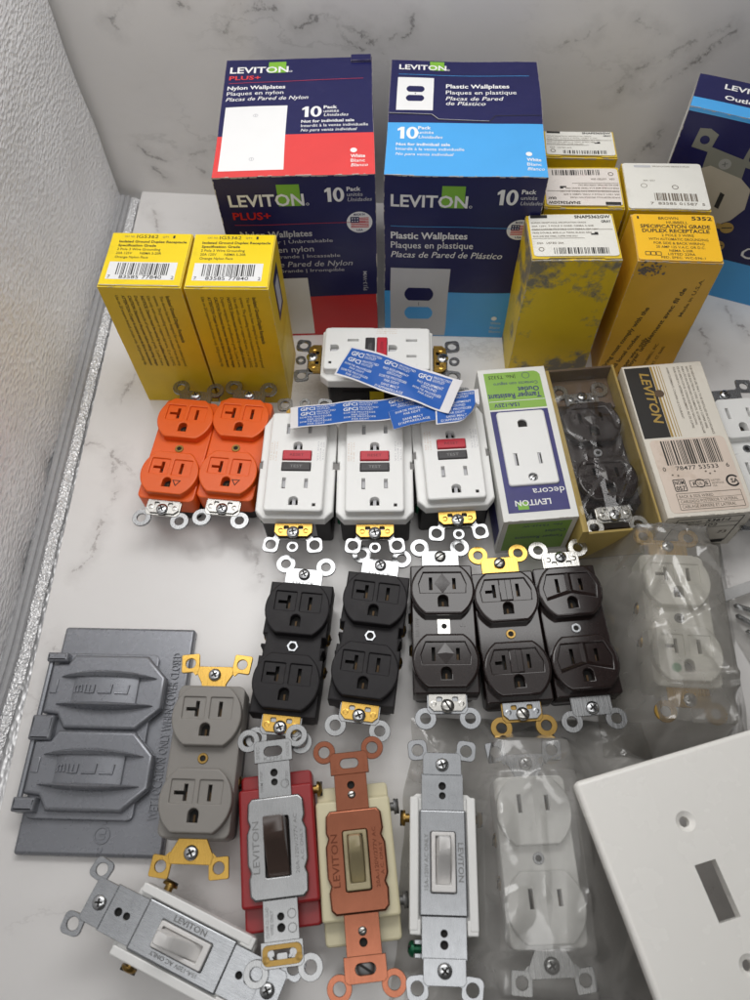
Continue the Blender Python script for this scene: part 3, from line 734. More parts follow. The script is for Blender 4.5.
b.text(tp, 'Placas de Pared', 34, 67.6, 3.7, 33, ital=True); b.text(tp, 'de Plástico', 34, 62.8, 3.7, 23, ital=True)
b.ten(tp, 6, 31.5, 10.5); b.text(tp, 'Pack', 18, 40, 2.8, 7.5, bold=True); b.text(tp, 'unités', 18, 36, 2.7, 9); b.text(tp, 'Unidades', 18, 31.8, 2.7, 14, ital=True)
b.text(tp, 'Not for individual sale', 5.5, 25.5, 2.5, 31, bold=True); b.text(tp, 'Interdit à la vente individuelle', 5.5, 21.4, 2.5, 39); b.text(tp, 'No para venta individual', 5.5, 17.0, 2.5, 32.5, ital=True)
b.poly(tp, circle(80.5, 19.5, 1.8, 18), 'white_ink', 0.16)
b.text(tp, 'White', 79, 13.4, 2.8, 8.0, bold=True); b.text(tp, 'Blanc', 79, 9.5, 2.7, 8); b.text(tp, 'Blanco', 79, 5.6, 2.7, 9.2, ital=True)
b.rect(ft, 0.1, 0.1, W - 0.1, 43, 'blue_ink', 0.06)
logo(b, ft, 4, 109.5, 8.2, 44)
b.line(ft, 4, 95.5, 84, 95.5, 0.35, 'blue_ink', 0.15)
b.text(ft, 'Plastic Wallplates', 4, 86.5, 5.0, 46, 'white_ink', bold=True); b.text(ft, 'Plaques en plastique', 4, 79.3, 5.0, 50, 'white_ink'); b.text(ft, 'Placas de Pared de Plástico', 4, 72.0, 4.8, 68, 'white_ink', ital=True)
duplex_plate_art(b, ft, 4, -2 + 3, 41.5, 63, 'navy', 'blue_ink', 'grey_ink')
b.ten(ft, 64, 112, 10); b.text(ft, 'Pack', 77, 119.4, 2.8, 8, bold=True); b.text(ft, 'unités', 77, 115.6, 2.7, 9, 'grey_ink'); b.text(ft, 'Unidades', 77, 112, 2.6, 12.5, 'grey_ink', ital=True)
flag_badge(b, ft, 79.5, 94.5, 7.4)
b.text(ft, '80703-WMP', 84.5, 44.5, 2.6, 19, 'grey_ink', rot=90)
b.poly(ft, circle(74, 19, 1.9, 16), 'white_ink', 0.14); b.text(ft, 'White', 72, 13.4, 2.4, 7, 'grey_ink'); b.text(ft, 'Blanc', 72, 9, 2.4, 7, 'grey_ink'); b.text(ft, 'Blanco', 72, 5, 2.4, 8, 'grey_ink')
worn_edges(b, W, D, H, 4, 90, 1.0)
b.build('carton', t, denter(2, 0.75, H, 0.9, W, D))

# outlets carton at the far right
W, D, H = 96, 34, 131
t = thing('outlet_carton', 'navy carton with printed outlet picture, standing angled at far right', 'box', 0, 0, -23.5)
a_ = R(-23.5); t.location = Vector((191.5 + math.cos(a_) * W / 2 - math.sin(a_) * D / 2, 407 + math.sin(a_) * W / 2 + math.cos(a_) * D / 2, 0)) * S
b = MB(); carton_shell(b, W, D, H, 'navy'); fr = box_frames(W, D, H); tp, ft = fr['top'], fr['front']
b.rect(tp, 0.1, 0.1, W - 0.1, 10, 'blue_ink', 0.06); b.rect(ft, 0.1, H - 2.6, W - 0.1, H - 0.1, 'blue_ink', 0.06)
b.rect(ft, 0.1, 0.1, W - 0.1, 33, 'blue_ink', 0.06)
b.text(tp, 'LEVITON', 16, 23, 5.0, 32, bold=True); b.text(tp, 'Outlets', 17.5, 13, 4.2, 22, bold=True)
b.rect(fr['left'], 0.4, 2, D - 0.4, H - 1, 'white_card', 0.05)
strap_art = mat('printed_steel_ink', srgb(122, 122, 112), 0.42); screw_art = mat('printed_screw_ink', srgb(150, 150, 146), 0.4)
for (u, v) in ((15, 113), (46, 108)): b.poly(ft, [(u - 6, v - 6), (u + 5, v - 7), (u + 6.5, v + 5), (u + 1, v + 7.5), (u - 5, v + 6.5)], strap_art, 0.13, [circle(u, v, 2.8, 16)])
b.poly(ft, [(19, 110), (43, 106), (45, 88), (20, 92)], strap_art, 0.15)
b.poly(ft, circle(31.5, 101, 3.7, 18), screw_art, 0.18); b.line(ft, 30, 100.2, 33, 101.8, 0.6, 'stamp', 0.21); b.line(ft, 31, 102.6, 32, 99.4, 0.6, 'stamp', 0.23)
ivory_art = mat('printed_ivory_ink', srgb(176, 168, 152), 0.42)
b.poly(ft, [(18, 94), (24, 98), (44, 94), (52, 88), (54, 74), (49, 64), (42, 58), (42, 20), (14, 24), (14, 88)], ivory_art, 0.17)
b.poly(ft, [(36, 82), (39, 81), (39, 70), (36, 71)], 'black_ink', 0.2); b.poly(ft, [(24, 84), (26, 83.5), (26, 72), (24, 72.5)], 'black_ink', 0.2)
for v in (58, 43): b.poly(ft, circle(49, v, 4.2, 16), 'gold_ink', 0.2); b.line(ft, 46, v - 1, 52, v + 1, 0.8, 'black_ink', 0.23); b.rect(ft, 42, v - 2, 45, v + 2, 'gold_ink', 0.19)
b.line(ft, 66, 78, 66, 62, 0.5, 'grey_ink', 0.15); b.poly(ft, circle(66, 60, 1.6, 12), 'grey_ink', 0.15)
b.text(ft, 'C', 64, 38, 10, None, 'white_ink', ital=True)
worn_edges(b, W, D, H, 9, 70, 1.0)
b.build('carton', t, denter(4, 0.5, H, 0.6, W, D))

# ================================================================== small yellow cartons
def lid_flap(parent, W, D, H, mt, deform, inset=0.5, notch=True, gap=0.3):
    l = MB(); w2 = W / 2 - inset; d2 = D / 2
    out = [(-w2 + 9, -d2 + 0.6), (-w2 + 10, -d2 + 1.4), (w2 - 10, -d2 + 1.4), (w2 - 9, -d2 + 0.6), (w2, -d2 + 0.8), (w2, d2 - 0.4), (-w2, d2 - 0.4), (-w2, -d2 + 0.8)] if notch else rrect(-w2, -d2 + 0.5, w2, d2 - 0.4, 2)
    l.slab(out, H + gap, H + gap + 0.6, mt, bevel=0.15, seg=1, sub=True)
    return l
W, D, H = 46.8, 42, 103.5
def yellow_box(label):
    t = thing('receptacle_carton', label, 'box', 0, 0, 0, group='yellow receptacle cartons')
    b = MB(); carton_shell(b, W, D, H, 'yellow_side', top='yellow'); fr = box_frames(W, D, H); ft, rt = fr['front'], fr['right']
    rows = ['Isolated Ground Duplex Receptacle', 'This device has been designed for use with isolated ground', 'systems. The grounding terminal is insulated from the strap.', 'Use only with copper or copper-clad wire, 12 or 10 AWG.', 'NOTICE: Device must be wired by a qualified electrician', 'Duplex receptacle of specification grade, 2 pole 3 wire.', 'CAUTION: Disconnect the power before making wiring changes', 'ATTENTION: Couper le courant avant de faire le raccordement', 'Use on 20 ampere branch circuits only. Self grounding clip.']
    for i, r_ in enumerate(rows):
        b.text(ft, r_, W - 10 - i * 3.6, H - 6, 1.9 if i else 2.3, 60 if i else 38, 'brown_ink', rot=-90, bold=(i in (0, 4, 6, 7)))
    b.rect(rt, 14, H - 40, 30, H - 8, 'navy', 0.1); b.rect(rt, 17, H - 36, 27, H - 14, 'grey_ink', 0.15); b.rect(rt, 6, 10, 36, 48, 'yellow', 0.1)
    worn_edges(b, W, D, H, 21, 24, 0.7)
    dn = denter(6, 0.35, H, 0.5, W, D)
    b.build('carton', t, dn)
    l = lid_flap(t, W, D, H, 'yellow', dn); lt = box_frames(W, D, H + 0.9)['top']
    l.rect(lt, 1.5, 0.7, W - 1.5, 1.2, 'worn_paper', 0.05)
    l.text(lt, 'CAT. NO.', 8, 38, 1.4, 6, 'faint_ink', 0.1); l.text(lt, 'IG5362', 15, 37.6, 2.6, 12.5, 'black_ink', 0.1); l.text(lt, 'QTY.', 30, 38, 1.4, 4, 'faint_ink', 0.1); l.text(lt, '1', 36, 37.7, 2.3, 1.2, 'black_ink', 0.1)
    for i, (s_, ww) in enumerate((('Isolated Ground Duplex Receptacle', 39), ('Specification Grade', 22), ('2 Pole 3 Wire Grounding', 25), ('20A 125V       NEMA 5-20R', 26), ('Orange Nylon Face', 19))):
        l.text(lt, s_, 5.5, 33.8 - i * 3.1, 1.9, ww, 'black_ink', 0.1, bold=(i < 2))
    l.rect(lt, 3.5, 5.2, W - 4.5, 18.5, 'plate_ink', 0.06)
    l.barcode(lt, 8.5, 8.6, W - 9, 17.6, seed=5)
    l.text(lt, '7', 4.6, 5.8, 2.4, 1.4, 'black_ink', 0.16); l.text(lt, '83585', 11, 5.8, 2.6, 11, 'black_ink', 0.16); l.text(lt, '77840', 24, 5.8, 2.6, 11, 'black_ink', 0.16); l.text(lt, '2', W - 6.4, 5.8, 2.4, 1.4, 'black_ink', 0.16)
    l.build('lid', t, dn)
    return t
yb = yellow_box('bright yellow receptacle carton with barcode lid, left one of the matching pair')
yb.location = Vector((-124.0 + 0, 305.4 + D / 2, 0)) * S; yb.rotation_euler.z = R(-4.3)
place_copy(yb, 'bright yellow receptacle carton with barcode lid, touching the navy and red carton', -76.0, 302.0 + D / 2, -3.6)

def worn_box(label, x, y, yaw, W, D, H, side, labelmat, flip, seed, art=True, name='receptacle_carton'):
    t = thing(name, label, 'box', x, y, yaw, group='old receptacle cartons')
    b = MB(); carton_shell(b, W, D, H, side); fr = box_frames(W, D, H)
    worn_edges(b, W, D, H, seed, 60, 1.2)
    dn = denter(seed, 0.7, H, 1.0, W, D)
    b.build('carton', t, dn)
    l = lid_flap(t, W, D, H, 'yellow_dull', dn, 0.3, notch=True); lt0 = box_frames(W, D, H + 0.9)['top']
    lt = lt0 @ Matrix.Translation((W, D, 0)) @ Matrix.Rotation(PI, 4, 'Z') if flip else lt0
    l.build('lid', t, dn)
    p = MB()
    p.slab([(W * (0.03 + 0.94 * q[0]), D * (0.06 + 0.9 * q[1])) for q in rrect(0, 0, 1, 1, 0.05)], 0.05, 0.5, labelmat, T=lt, sub=True)
    k = D / 40.0; e = 0.66
    p.rect(lt, W * .05, D * .88, W * .24, D * .95, 'black_ink', e); p.text(lt, 'SNAP5362GW', W * .55, D * .87, 2.6 * k, W * .4, 'black_ink', e, bold=True)
    p.text(lt, 'GRAY', W * .84, D * .77, 2.2 * k, W * .11, 'black_ink', e, bold=True)
    for i in range(5): p.text(lt, ('DUPLEX RECEPTACLE, SPECIFICATION GRADE', '20A 125V, 2 POLE 3 WIRE, NEMA 5-20R', 'TOMACORRIENTE DOBLE CON TIERRA, 20A 125V', 'PRISE DOUBLE, MISE A LA TERRE, BLANC GRIS', 'BACK AND SIDE WIRED, COPPER WIRE ONLY')[i], W * .05, D * (.76 - i * .075), 1.35 * k, W * (.62, .7, .74, .66, .5)[i], 'faint_ink', e)
    p.line(lt, W * .04, D * .62, W * .95, D * .62, 0.25, 'faint_ink', e); p.line(lt, W * .04, D * .43, W * .62, D * .43, 0.25, 'faint_ink', e)
    p.poly(lt, [(W * .70, D * .5), (W * .78, D * .5), (W * .78, D * .56), (W * .74, D * .56), (W * .74, D * .53), (W * .70, D * .53)], 'black_ink', e)
    p.poly(lt, circle(W * .12, D * .2, 1.6, 16), 'faint_ink', e, [circle(W * .12, D * .2, 1.2, 16)])
    p.text(lt, 'CSA   LISTED 20A', W * .08, D * .31, 1.6 * k, W * .3, 'faint_ink', e)
    p.barcode(lt, W * .26, D * .1, W * .86, D * .23, seed=seed, e=e)
    p.build('label', t, dn)
    return t
worn_box('scuffed yellow receptacle carton with white label, front of the left column', 117.2, 314.2 + 18.5, -2.0, 50.5, 37, 103.5, 'yellow_worn', 'label_white', False, 31)
worn_box('yellow carton with pink stained label, in the middle of its column', 129.0, 355.3 + 18.2, -4.0, 46.5, 36, 103.5, 'yellow_dull', 'label_pink', True, 32)
worn_box('yellow carton with cracked white label, rearmost beside the blue carton', 134.0, 399.5 + 13.5, -4.5, 44, 25, 103.5, 'yellow_dull', 'label_white', False, 33)

# amber carton and the white lidded one behind it
W, D, H = 46.8, 37.5, 103.5
t = thing('receptacle_carton', 'amber brown receptacle carton with yellow lid reading 5352', 'box', 174.9, 310.3 + D / 2, -5.0, group='old receptacle cartons')
b = MB(); carton_shell(b, W, D, H, 'amber'); fr = box_frames(W, D, H); ft = fr['front']
b.text(ft, 'Wiring must comply with the', 4, 8, 2.9, 62, 'brown_ink', rot=78, bold=True); b.text(ft, 'and local codes.', 10.5, 8, 2.7, 38, 'brown_ink', rot=78, bold=True); b.text(ft, 'copper wire only.', 16, 6, 2.7, 38, 'brown_ink', rot=78, bold=True)
b.text(ft, 'employer uniquement avec fil de', 19, 4, 2.9, 82, 'brown_ink', rot=80, bold=True)
b.text(ft, 'Made in U.S.A.', 37.5, 62, 2.3, 30, 'brown_ink', rot=84)
b.text(ft, 'HARVEY HUBBELL, INC.', 28.5, 4, 2.0, 34, 'brown_ink', rot=84); b.text(ft, 'BRIDGEPORT, CT. 06602', 33.5, 3, 2.0, 32, 'brown_ink', rot=84)
for i in range(60):
    rr_ = random.Random(i); b.poly(ft, circle(rr_.gauss(9, 3.5), rr_.gauss(H - 6, 2.2), rr_.uniform(0.3, 1.0), 7), 'faint_ink', 0.13 + i * 0.002)
worn_edges(b, W, D, H, 12, 50, 1.1); dn = denter(8, 0.5, H, 0.8, W, D); b.build('carton', t, dn)
l = lid_flap(t, W, D, H, 'amber_lid', dn, 0.3, notch=False); lt = box_frames(W, D, H + 0.9)['top']
for s_, u, v, h, ww in (('1', 3, 33, 2.4, 1), ('BROWN', 15, 32.6, 2.3, 11), ('5352', 33.5, 32.4, 3.0, 11.5), ('HUBBELL', 19, 29.2, 2.2, 12), ('SPECIFICATION GRADE', 4, 25.6, 2.9, 39), ('DUPLEX RECEPTACLE', 4.6, 22, 2.8, 37.5), ('2 POLE 3 WIRE', 15, 18.8, 2.0, 18), ('WITH AUTOMATIC GROUNDING', 7.5, 15.7, 2.0, 33), ('FOR SIDE & BACK WIRING', 10, 12.6, 2.0, 28), ('20 AMP 125 V.A.C. OR D.C.', 11, 9.7, 1.9, 27), ('NEMA 5-20R', 18, 7, 1.8, 13), ('LISTED 229A', 17, 4.4, 1.8, 15), ('FED. SPEC. WC-596-1', 13, 1.8, 1.7, 24)):
    l.text(lt, s_, u, v, h, ww, 'black_ink', 0.1, bold=(h > 2.5))
for q in range(3): l.frame(lt, 4.5 + q * 3, 4.0, 7.2 + q * 3, 6.6, 0.4, 'black_ink', 0.1)
l.build('lid', t, dn)
W, D = 47.2, 41
t = thing('receptacle_carton', 'yellow carton with plain white lid, behind the amber carton', 'box', 178.0, 351.5 + D / 2, -4.4, group='old receptacle cartons')
b = MB(); carton_shell(b, W, D, H, 'yellow_dull'); worn_edges(b, W, D, H, 14, 50, 1.1); dn = denter(11, 0.6, H, 0.8, W, D); b.build('carton', t, dn)
l = lid_flap(t, W, D, H, 'label_white', dn, 0.2, notch=False); lt = box_frames(W, D, H + 0.9)['top']
l.rect(lt, 7, 36.6, 17, 38.6, 'grey_ink', 0.1); l.text(lt, 'SPECIFICATION GRADE DUPLEX', 18, 37, 1.2, 22, 'faint_ink', 0.1)
l.barcode(lt, 16, 7, 41, 13.5, seed=8, mt='faint_ink'); l.text(lt, '7  83585 01587  5', 13, 3.6, 2.2, 31, 'faint_ink', 0.12)
l.text(lt, '20A 125V', 11, 24, 1.3, 7, 'faint_ink', 0.1); l.poly(lt, circle(29, 19, 1.9, 18), 'faint_ink', 0.1, [circle(29, 19, 1.4, 18)]); l.poly(lt, circle(11, 20, 1.9, 18), 'faint_ink', 0.1, [circle(11, 20, 1.6, 18)])
l.build('lid', t, dn)

# ================================================================== hardware helpers
def screw(parent, x, y, z, r=3.3, kind='phillips', mt='screw', name='mounting_screw', ang=20, h=1.7, T=None, label=None):
    m = MB()
    m.lathe([(r * 0.55, -6), (r * 0.55, 0), (r, 0), (r, h * 0.35), (r * 0.86, h * 0.72), (r * 0.5, h * 0.95), (r * 0.001 + 0.05, h)], mt, 18)
    def bar(a, l, wd, zz):
        c, s_ = math.cos(R(a)), math.sin(R(a))
        q = [(-l, -wd), (l, -wd), (l, wd), (-l, wd)]
        m.slab([(px * c - py * s_, px * s_ + py * c) for px, py in q], h * 0.55, zz, 'void')
    if kind == 'phillips': bar(ang, r * 0.55, r * 0.13, h + 0.05); bar(ang + 90, r * 0.55, r * 0.13, h + 0.07)
    else: bar(ang, r * 0.97, r * 0.13, h + 0.04)
    o = m.build(name, parent); o.location = Vector((x, y, z)) * S
    if T is not None: o.rotation_euler = T
    if label: o['label'] = label
    return o

def ear(m, x, y, z, mt, shape, jx, jy, th=1.3, r=5.4, hole=2.6):
    if shape == 'round': m.slab(circle(x, y, r, 26), z - th, z, mt, [circle(x, y, hole, 18)], bevel=0.18, seg=1)
    else:
        rot = math.atan2(y - jy, x - jx) - PI / 2
        k = -0.12 if x > jx else 0.12
        pts = rrect(-r * 0.86, -r * 0.86, r * 0.86, r * 0.9, 1.0 if shape == 'square' else 2.6)
        pts = [(x + px * math.cos(k) - py * math.sin(k), y + px * math.sin(k) + py * math.cos(k)) for px, py in pts]
        m.slab(pts, z - th, z, mt, [circle(x, y, hole, 18)], bevel=0.2, seg=1)
    d = Vector((jx - x, jy - y)); L = d.length; d.normalize(); n = Vector((-d.y, d.x)) * 2.0
    p0 = Vector((x, y)) + d * (r * 0.72); p1 = Vector((jx, jy))
    m.slab([tuple(p0 - n), tuple(p1 - n), tuple(p1 + n), tuple(p0 + n)], z - th + 0.1, z - 0.07, mt)

def yoke_end(parent, sgn, mt, z=23.5, w=20.5, y0=33.5, y1=45.0, ears='round', er=(11.2, 47.3), ear_mt=None, r=5.4, hole=2.6, stamp=None, cut=True, wing=False, ring=False):
    """one end of the mounting strap"""
    m = MB(); T = Matrix.Rotation(0 if sgn > 0 else PI, 4, 'Z')
    h = [circle(0, 41.65, 2.1, 14)]
    if wing and sgn > 0: out = [(-5.6, y0), (5.6, y0), (6.4, 37), (9.4, 42.2), (8.4, 45.8), (-8.4, 45.8), (-9.4, 42.2), (-6.4, 37)]
    elif wing: out = [(-5.6, y0), (5.6, y0), (10.4, 42.6), (9.6, 46.2), (-9.6, 46.2), (-10.4, 42.6)]
    else: out = [(-w / 2, y0), (w / 2, y0), (w / 2, y1 - 2), (w / 2 - 1.6, y1), (-w / 2 + 1.6, y1), (-w / 2, y1 - 2)]
    m.slab(out, z - 1.3, z, mt, h, bevel=0.2, seg=1)
    if not wing: m.box(-w / 2 + 0.1, y0 - 0.3, z - 7, w / 2 - 0.1, y0 + 1.0, z - 1.25, mt)
    for sx in (-1, 1):
        ear(m, sx * er[0], er[1], z - (0.3 if ears == 'round' else 0.15), ear_mt or mt, ears, sx * (w / 2 - (1.6 if wing else 3.0)), y1 - 2.5, r=r, hole=hole)
    if ring:
        m.slab(circle(0, er[1] + 1.2, 3.3, 20), z - 1.25, z - 0.1, ear_mt or mt, [circle(0, er[1] + 1.2, 1.7, 14)], bevel=0.15, seg=1)
    if stamp: m.text(Matrix.Translation((0, 0, z)), stamp, 0, 35.4, 1.9, 12, 'stamp', 0.05, align='C')
    m.v = [tuple(T @ Vector(v)) for v in m.v]
    return m.build('yoke', parent)

def clip(parent, sgn, mt, z=24.6, w=19, y0=35.4, y1=43.8):
    m = MB(); T = Matrix.Rotation(0 if sgn > 0 else PI, 4, 'Z')
    m.slab([(-w / 2, y0), (w / 2, y0), (w / 2, y1 - 2.5), (w / 2 - 2.5, y1), (-w / 2 + 2.5, y1), (-w / 2, y1 - 2.5)], z - 0.6, z, mt, [rrect(-5.4, y0 + 1.4, -2.6, y0 + 3.6, 0.7), rrect(2.6, y0 + 1.4, 5.4, y0 + 3.6, 0.7)], bevel=0.15, seg=1)
    m.box(-w / 2, y0, z - 3.4, -w / 2 + 0.7, y1 - 3, z - 0.65, mt); m.box(w / 2 - 0.7, y0, z - 3.4, w / 2, y1 - 3, z - 0.65, mt)
    for sx in (-1, 1): m.lathe([(1.5, 0), (1.5, 0.25), (0.9, 0.4), (0.85, 0.1), (0.05, 0.1)], mt, 12, T=Matrix.Translation((sx * 7.0, (y0 + y1) / 2 + 0.6, z)))
    m.v = [tuple(T @ Vector(v)) for v in m.v]
    return m.build('grounding_clip', parent)

def face_outline(hw=17.2, hh=14.2):
    a = math.asin(hh / hw); n = 14; pts = []
    for k in range(n + 1): t_ = -a + 2 * a * k / n; pts.append((hw * math.cos(t_), hw * math.sin(t_)))
    for k in range(n + 1): t_ = PI - a + 2 * a * k / n; pts.append((hw * math.cos(t_), hw * math.sin(t_)))
    return pts
def ground_hole(y=-6.6, w=5.0, h=6.2):
    return [(-w / 2, y - h / 2), (w / 2, y - h / 2), (w / 2, y + h * 0.12)] + [(w / 2 * math.cos(a), y + h * 0.12 + h * 0.38 * math.sin(a)) for a in [PI * k / 8 for k in range(1, 8)]] + [(-w / 2, y + h * 0.12)]
def duplex_face(parent, cyy, mt, style, z0, z1, triangle=False, dot=False, floor=True):
    m = MB(); T = Matrix.Translation((0, cyy, 0))
    fo = face_outline(); g = [] if style == 'two' else [ground_hole()]
    sl = lambda x, w=1.9, h=7.4, y=3.4: rrect(x - w / 2, y - h / 2, x + w / 2, y + h / 2)
    tee = [(-4.2, 7.2), (-4.2, -0.4), (-6.1, -0.4), (-6.1, 2.3), (-10.6, 2.3), (-10.6, 4.1), (-6.1, 4.1), (-6.1, 7.2)]
    zr = z1 - 0.9
    if style == 'tee':
        rec = [rrect(-12.2, -1.6, -1.3, 9.0, 0.5), rrect(1.3, -1.6, 12.2, 9.0, 0.5)]; sls = [tee, sl(6.3)]
    elif style == 'kite': rec = [[(-12, -2.0), (12, -2.0), (12.6, 3), (10, 9.6), (-10, 9.6), (-12.6, 3)]]; sls = [sl(-6.3), sl(6.3, h=6.4)]
    elif style == 'column': rec = [[(-13, -2.5), (13, -2.5), (13.5, 3), (10.5, 9.8), (-10.5, 9.8), (-13.5, 3)]]; sls = [[(-5.4, 7.2), (-5.4, -0.4), (-7.2, -0.4), (-7.2, 2.3), (-11, 2.3), (-11, 4.1), (-7.2, 4.1), (-7.2, 7.2)], sl(6.4)]
    elif style == 'wye': rec = [[(-13, -4.5), (0, -1.2), (13, -4.5), (14, 2), (11, 9.8), (-11, 9.8), (-14, 2)]]; sls = [sl(-6.3, h=8), sl(6.3, h=6.6)]
    elif style == 'two': rec = []; sls = [sl(-6.3, h=8), sl(6.3, h=6.6)]
    else: rec = []; sls = [sl(-6.3, h=8), sl(6.3, h=6.6)]
    if rec:
        m.slab(fo, zr, z1, mt, rec + g, bevel=1.3 if mt == 'brown_black' else 0.8, seg=4, hole_bevel=0.55, T=T, bottom=False)
        m.slab(offset_loop(fo, 0.02), z0, zr - 0.02, mt, sls + g, bevel=0, T=T, bottom=False)
    else:
        m.slab(fo, z0, z1, mt, sls + g, bevel=0.7, seg=3, hole_bevel=0.25, T=T, bottom=False)
    m.box(-13, -11, z0 - 0.4, 13, 11, z0 + 0.4, 'void', T=T)
    for (x, y) in ((-5.0, 2.0), (6.3, 2.0), (0, -8)): m.box(x - 0.5, y - 2, z0 + 0.4, x + 0.5, y + 2, z0 + 1.5, 'brass_contact', T=T)
    if style == 'kite':
        zt = zr
        m.add([(-4.4, 3.6, zt), (0, -2.2, zt + 0.05), (4.4, 3.6, zt), (0, 9.4, zt + 0.05), (0, 4.0, zt + 0.5)], [(0, 1, 4), (1, 2, 4), (2, 3, 4), (3, 0, 4)], mt, T)
    if style == 'column':
        m.slab([(-3.4, -2.4), (3.4, -2.4), (3.4, 9.6), (-3.4, 9.6)], zr - 0.02, z1 + 0.05, mt, bevel=0.5, T=T)
        m.line(T, 0, -2, 0, 9.3, 0.25, 'void', z1 + 0.07)
    if style == 'wye':
        m.ridge((0, 9.7), (0, -0.8), 3.4, 1.3, zr, mt, T); m.ridge((0, -0.6), (-12.6, -4.2), 3.0, 1.2, zr, mt, T); m.ridge((0, -0.6), (12.6, -4.2), 3.0, 1.2, zr, mt, T)
    if style in ('two', 'kiteplain'):
        m.add([(-3.2, 3.2, z1 + 0.02), (0, -9.5, z1 + 0.02), (3.2, 3.2, z1 + 0.02), (0, 12, z1 + 0.02), (0, 3.2, z1 + 0.9)], [(0, 1, 4), (1, 2, 4), (2, 3, 4), (3, 0, 4)], mt, T)
    if triangle:
        m.poly(T, [(3.2, -5.0), (8.4, -5.0), (5.8, -9.2)], 'void', z1 + 0.08, [[(4.1, -5.5), (7.5, -5.5), (5.8, -8.2)]])
    if dot: m.lathe([(2.3, 0), (2.3, 0.15), (0.05, 0.3)], 'green_dot', 18, T=T @ Matrix.Translation((-6.6, -8.0, z1)))
    return m.build('outlet_face', parent)

def housing(parent, mt, rear, style='waist', zt=25.2, L=35.5, texts=()):
    m = MB()
    hw = 16.9
    if style == 'waist':
        out = [(-hw, -L), (hw, -L), (hw, -6), (hw - 1.6, -6), (hw - 1.6, -1), (hw, -1), (hw, 0.5), (hw - 2.2, 0.5), (hw - 2.2, 6), (hw, 6), (hw, L), (-hw, L), (-hw, 6), (-hw + 2.2, 6), (-hw + 2.2, 0.5), (-hw, 0.5), (-hw, -1), (-hw + 1.6, -1), (-hw + 1.6, -6), (-hw, -6)]
    else: out = rrect(-hw, -L, hw, L, 3.5 if style == 'smooth' else 1.2)
    m.slab(out, 12, zt, mt, bevel=0.8, seg=2)
    m.slab(rrect(-hw + 1.0, -L + 1.5, hw - 1.0, L - 1.5, 3), 1.5, 11.95, rear, bevel=0.3)
    m.slab(rrect(-hw + 3.5, -L + 5, hw - 3.5, L - 5, 3), 0, 1.5, rear)
    for sx in (-1, 1):
        for sy in (-1, 1): m.box(sx * 15.2 - 1.2, sy * 14 - 5, 5, sx * 15.2 + 1.2, sy * 14 + 5, 12.8, rear, 0.3)
    for (s_, u, v, h, ww, rot_) in texts: m.text(Matrix.Translation((0, 0, zt)), s_, u, v, h, ww, mt, 0.0, extrude=0.22, rot=rot_, align='C')
    return m.build('housing', parent)

def side_screws(parent, mt='brass_dull', xs=(-1, 1), z=13):
    for sx in xs:
        for sy in (9, -9):
            o = screw(parent, sx * 16.0, sy, z, 3.4, 'slot', mt, 'terminal_screw', ang=30, h=2.2); o.rotation_euler = (0, sx * PI / 2, 0)

def receptacle(label, x, y, yaw, z=0, face='black', rear='dark_base', style='tee', top='steel', bot='steel', top_ears='round', bot_ears='round', bot_clip=None, top_clip=None, center=None, hstyle='waist', screw_kind='phillips', screw_mt='screw', group='duplex receptacles laid out flat', stamp=None, wing=False, triangle=False, dot=False, bot_ear_mt=None, texts=(), terminal='brass_dull', name='duplex_receptacle', bot_screw=None, top_screw=None, ear_x=11.2):
    t = thing(name, label, 'receptacle', x, y, yaw, z, group)
    hs = housing(t, face, rear, hstyle, texts=texts)
    duplex_face(t, 19.45, face, style, 25.0, 30.2); duplex_face(t, -19.45, face, style, 25.0, 30.2, triangle, dot)
    ya = yoke_end(t, 1, top, ears=top_ears, stamp=stamp, wing=wing, er=(ear_x, 47.2)); yb_ = yoke_end(t, -1, bot, ears=bot_ears, ear_mt=bot_ear_mt, wing=wing, er=(ear_x, 47.2))
    if bot_clip: clip(yb_, -1, bot_clip)
    if top_clip: clip(ya, 1, top_clip)
    screw(ya, 0, 41.4, 23.6 if not top_clip else 24.7, 3.2, top_screw or screw_kind, screw_mt, ang=33); screw(yb_, 0, -41.4, 23.6 if not bot_clip else 24.7, 3.4, bot_screw or screw_kind, screw_mt, ang=-58)
    m = MB()
    if center == 'hex': m.slab(circle(0, 0, 3.1, 6), 25.15, 25.9, 'steel_dull', [circle(0, 0, 1.7, 14)], bevel=0.15, seg=1)
    elif center == 'plate': m.slab(rrect(-3.4, -4.0, 3.4, 4.4, 0.4), 25.15, 25.6, 'nickel', [circle(0.2, 0.2, 1.4, 12)], bevel=0.1, seg=1)
    else: m.slab(circle(0, 0, 2.6, 18), 25.1, 25.7, 'brass_dull' if center != 'steel' else 'steel_dull', [circle(0, 0, 1.3, 12)], bevel=0.2, seg=1)
    m.slab(circle(0, 0, 1.6, 12), 24.6, 25.25, 'void')
    m.build('center_eyelet', t)
    side_screws(hs, terminal)
    return t

# ================================================================== receptacles
og = receptacle('glossy orange duplex receptacle, left one of the orange pair', -117.2, 250.6, -8.6, face='orange', style='tee', top='steel_dull', bot='nickel', bot_ear_mt='steel', bot_clip='nickel', triangle=True, hstyle='smooth', center='brass', screw_mt='screw')
place_copy(og, 'glossy orange duplex receptacle next to the white safety outlets', -82.9, 249.6, -8.0)

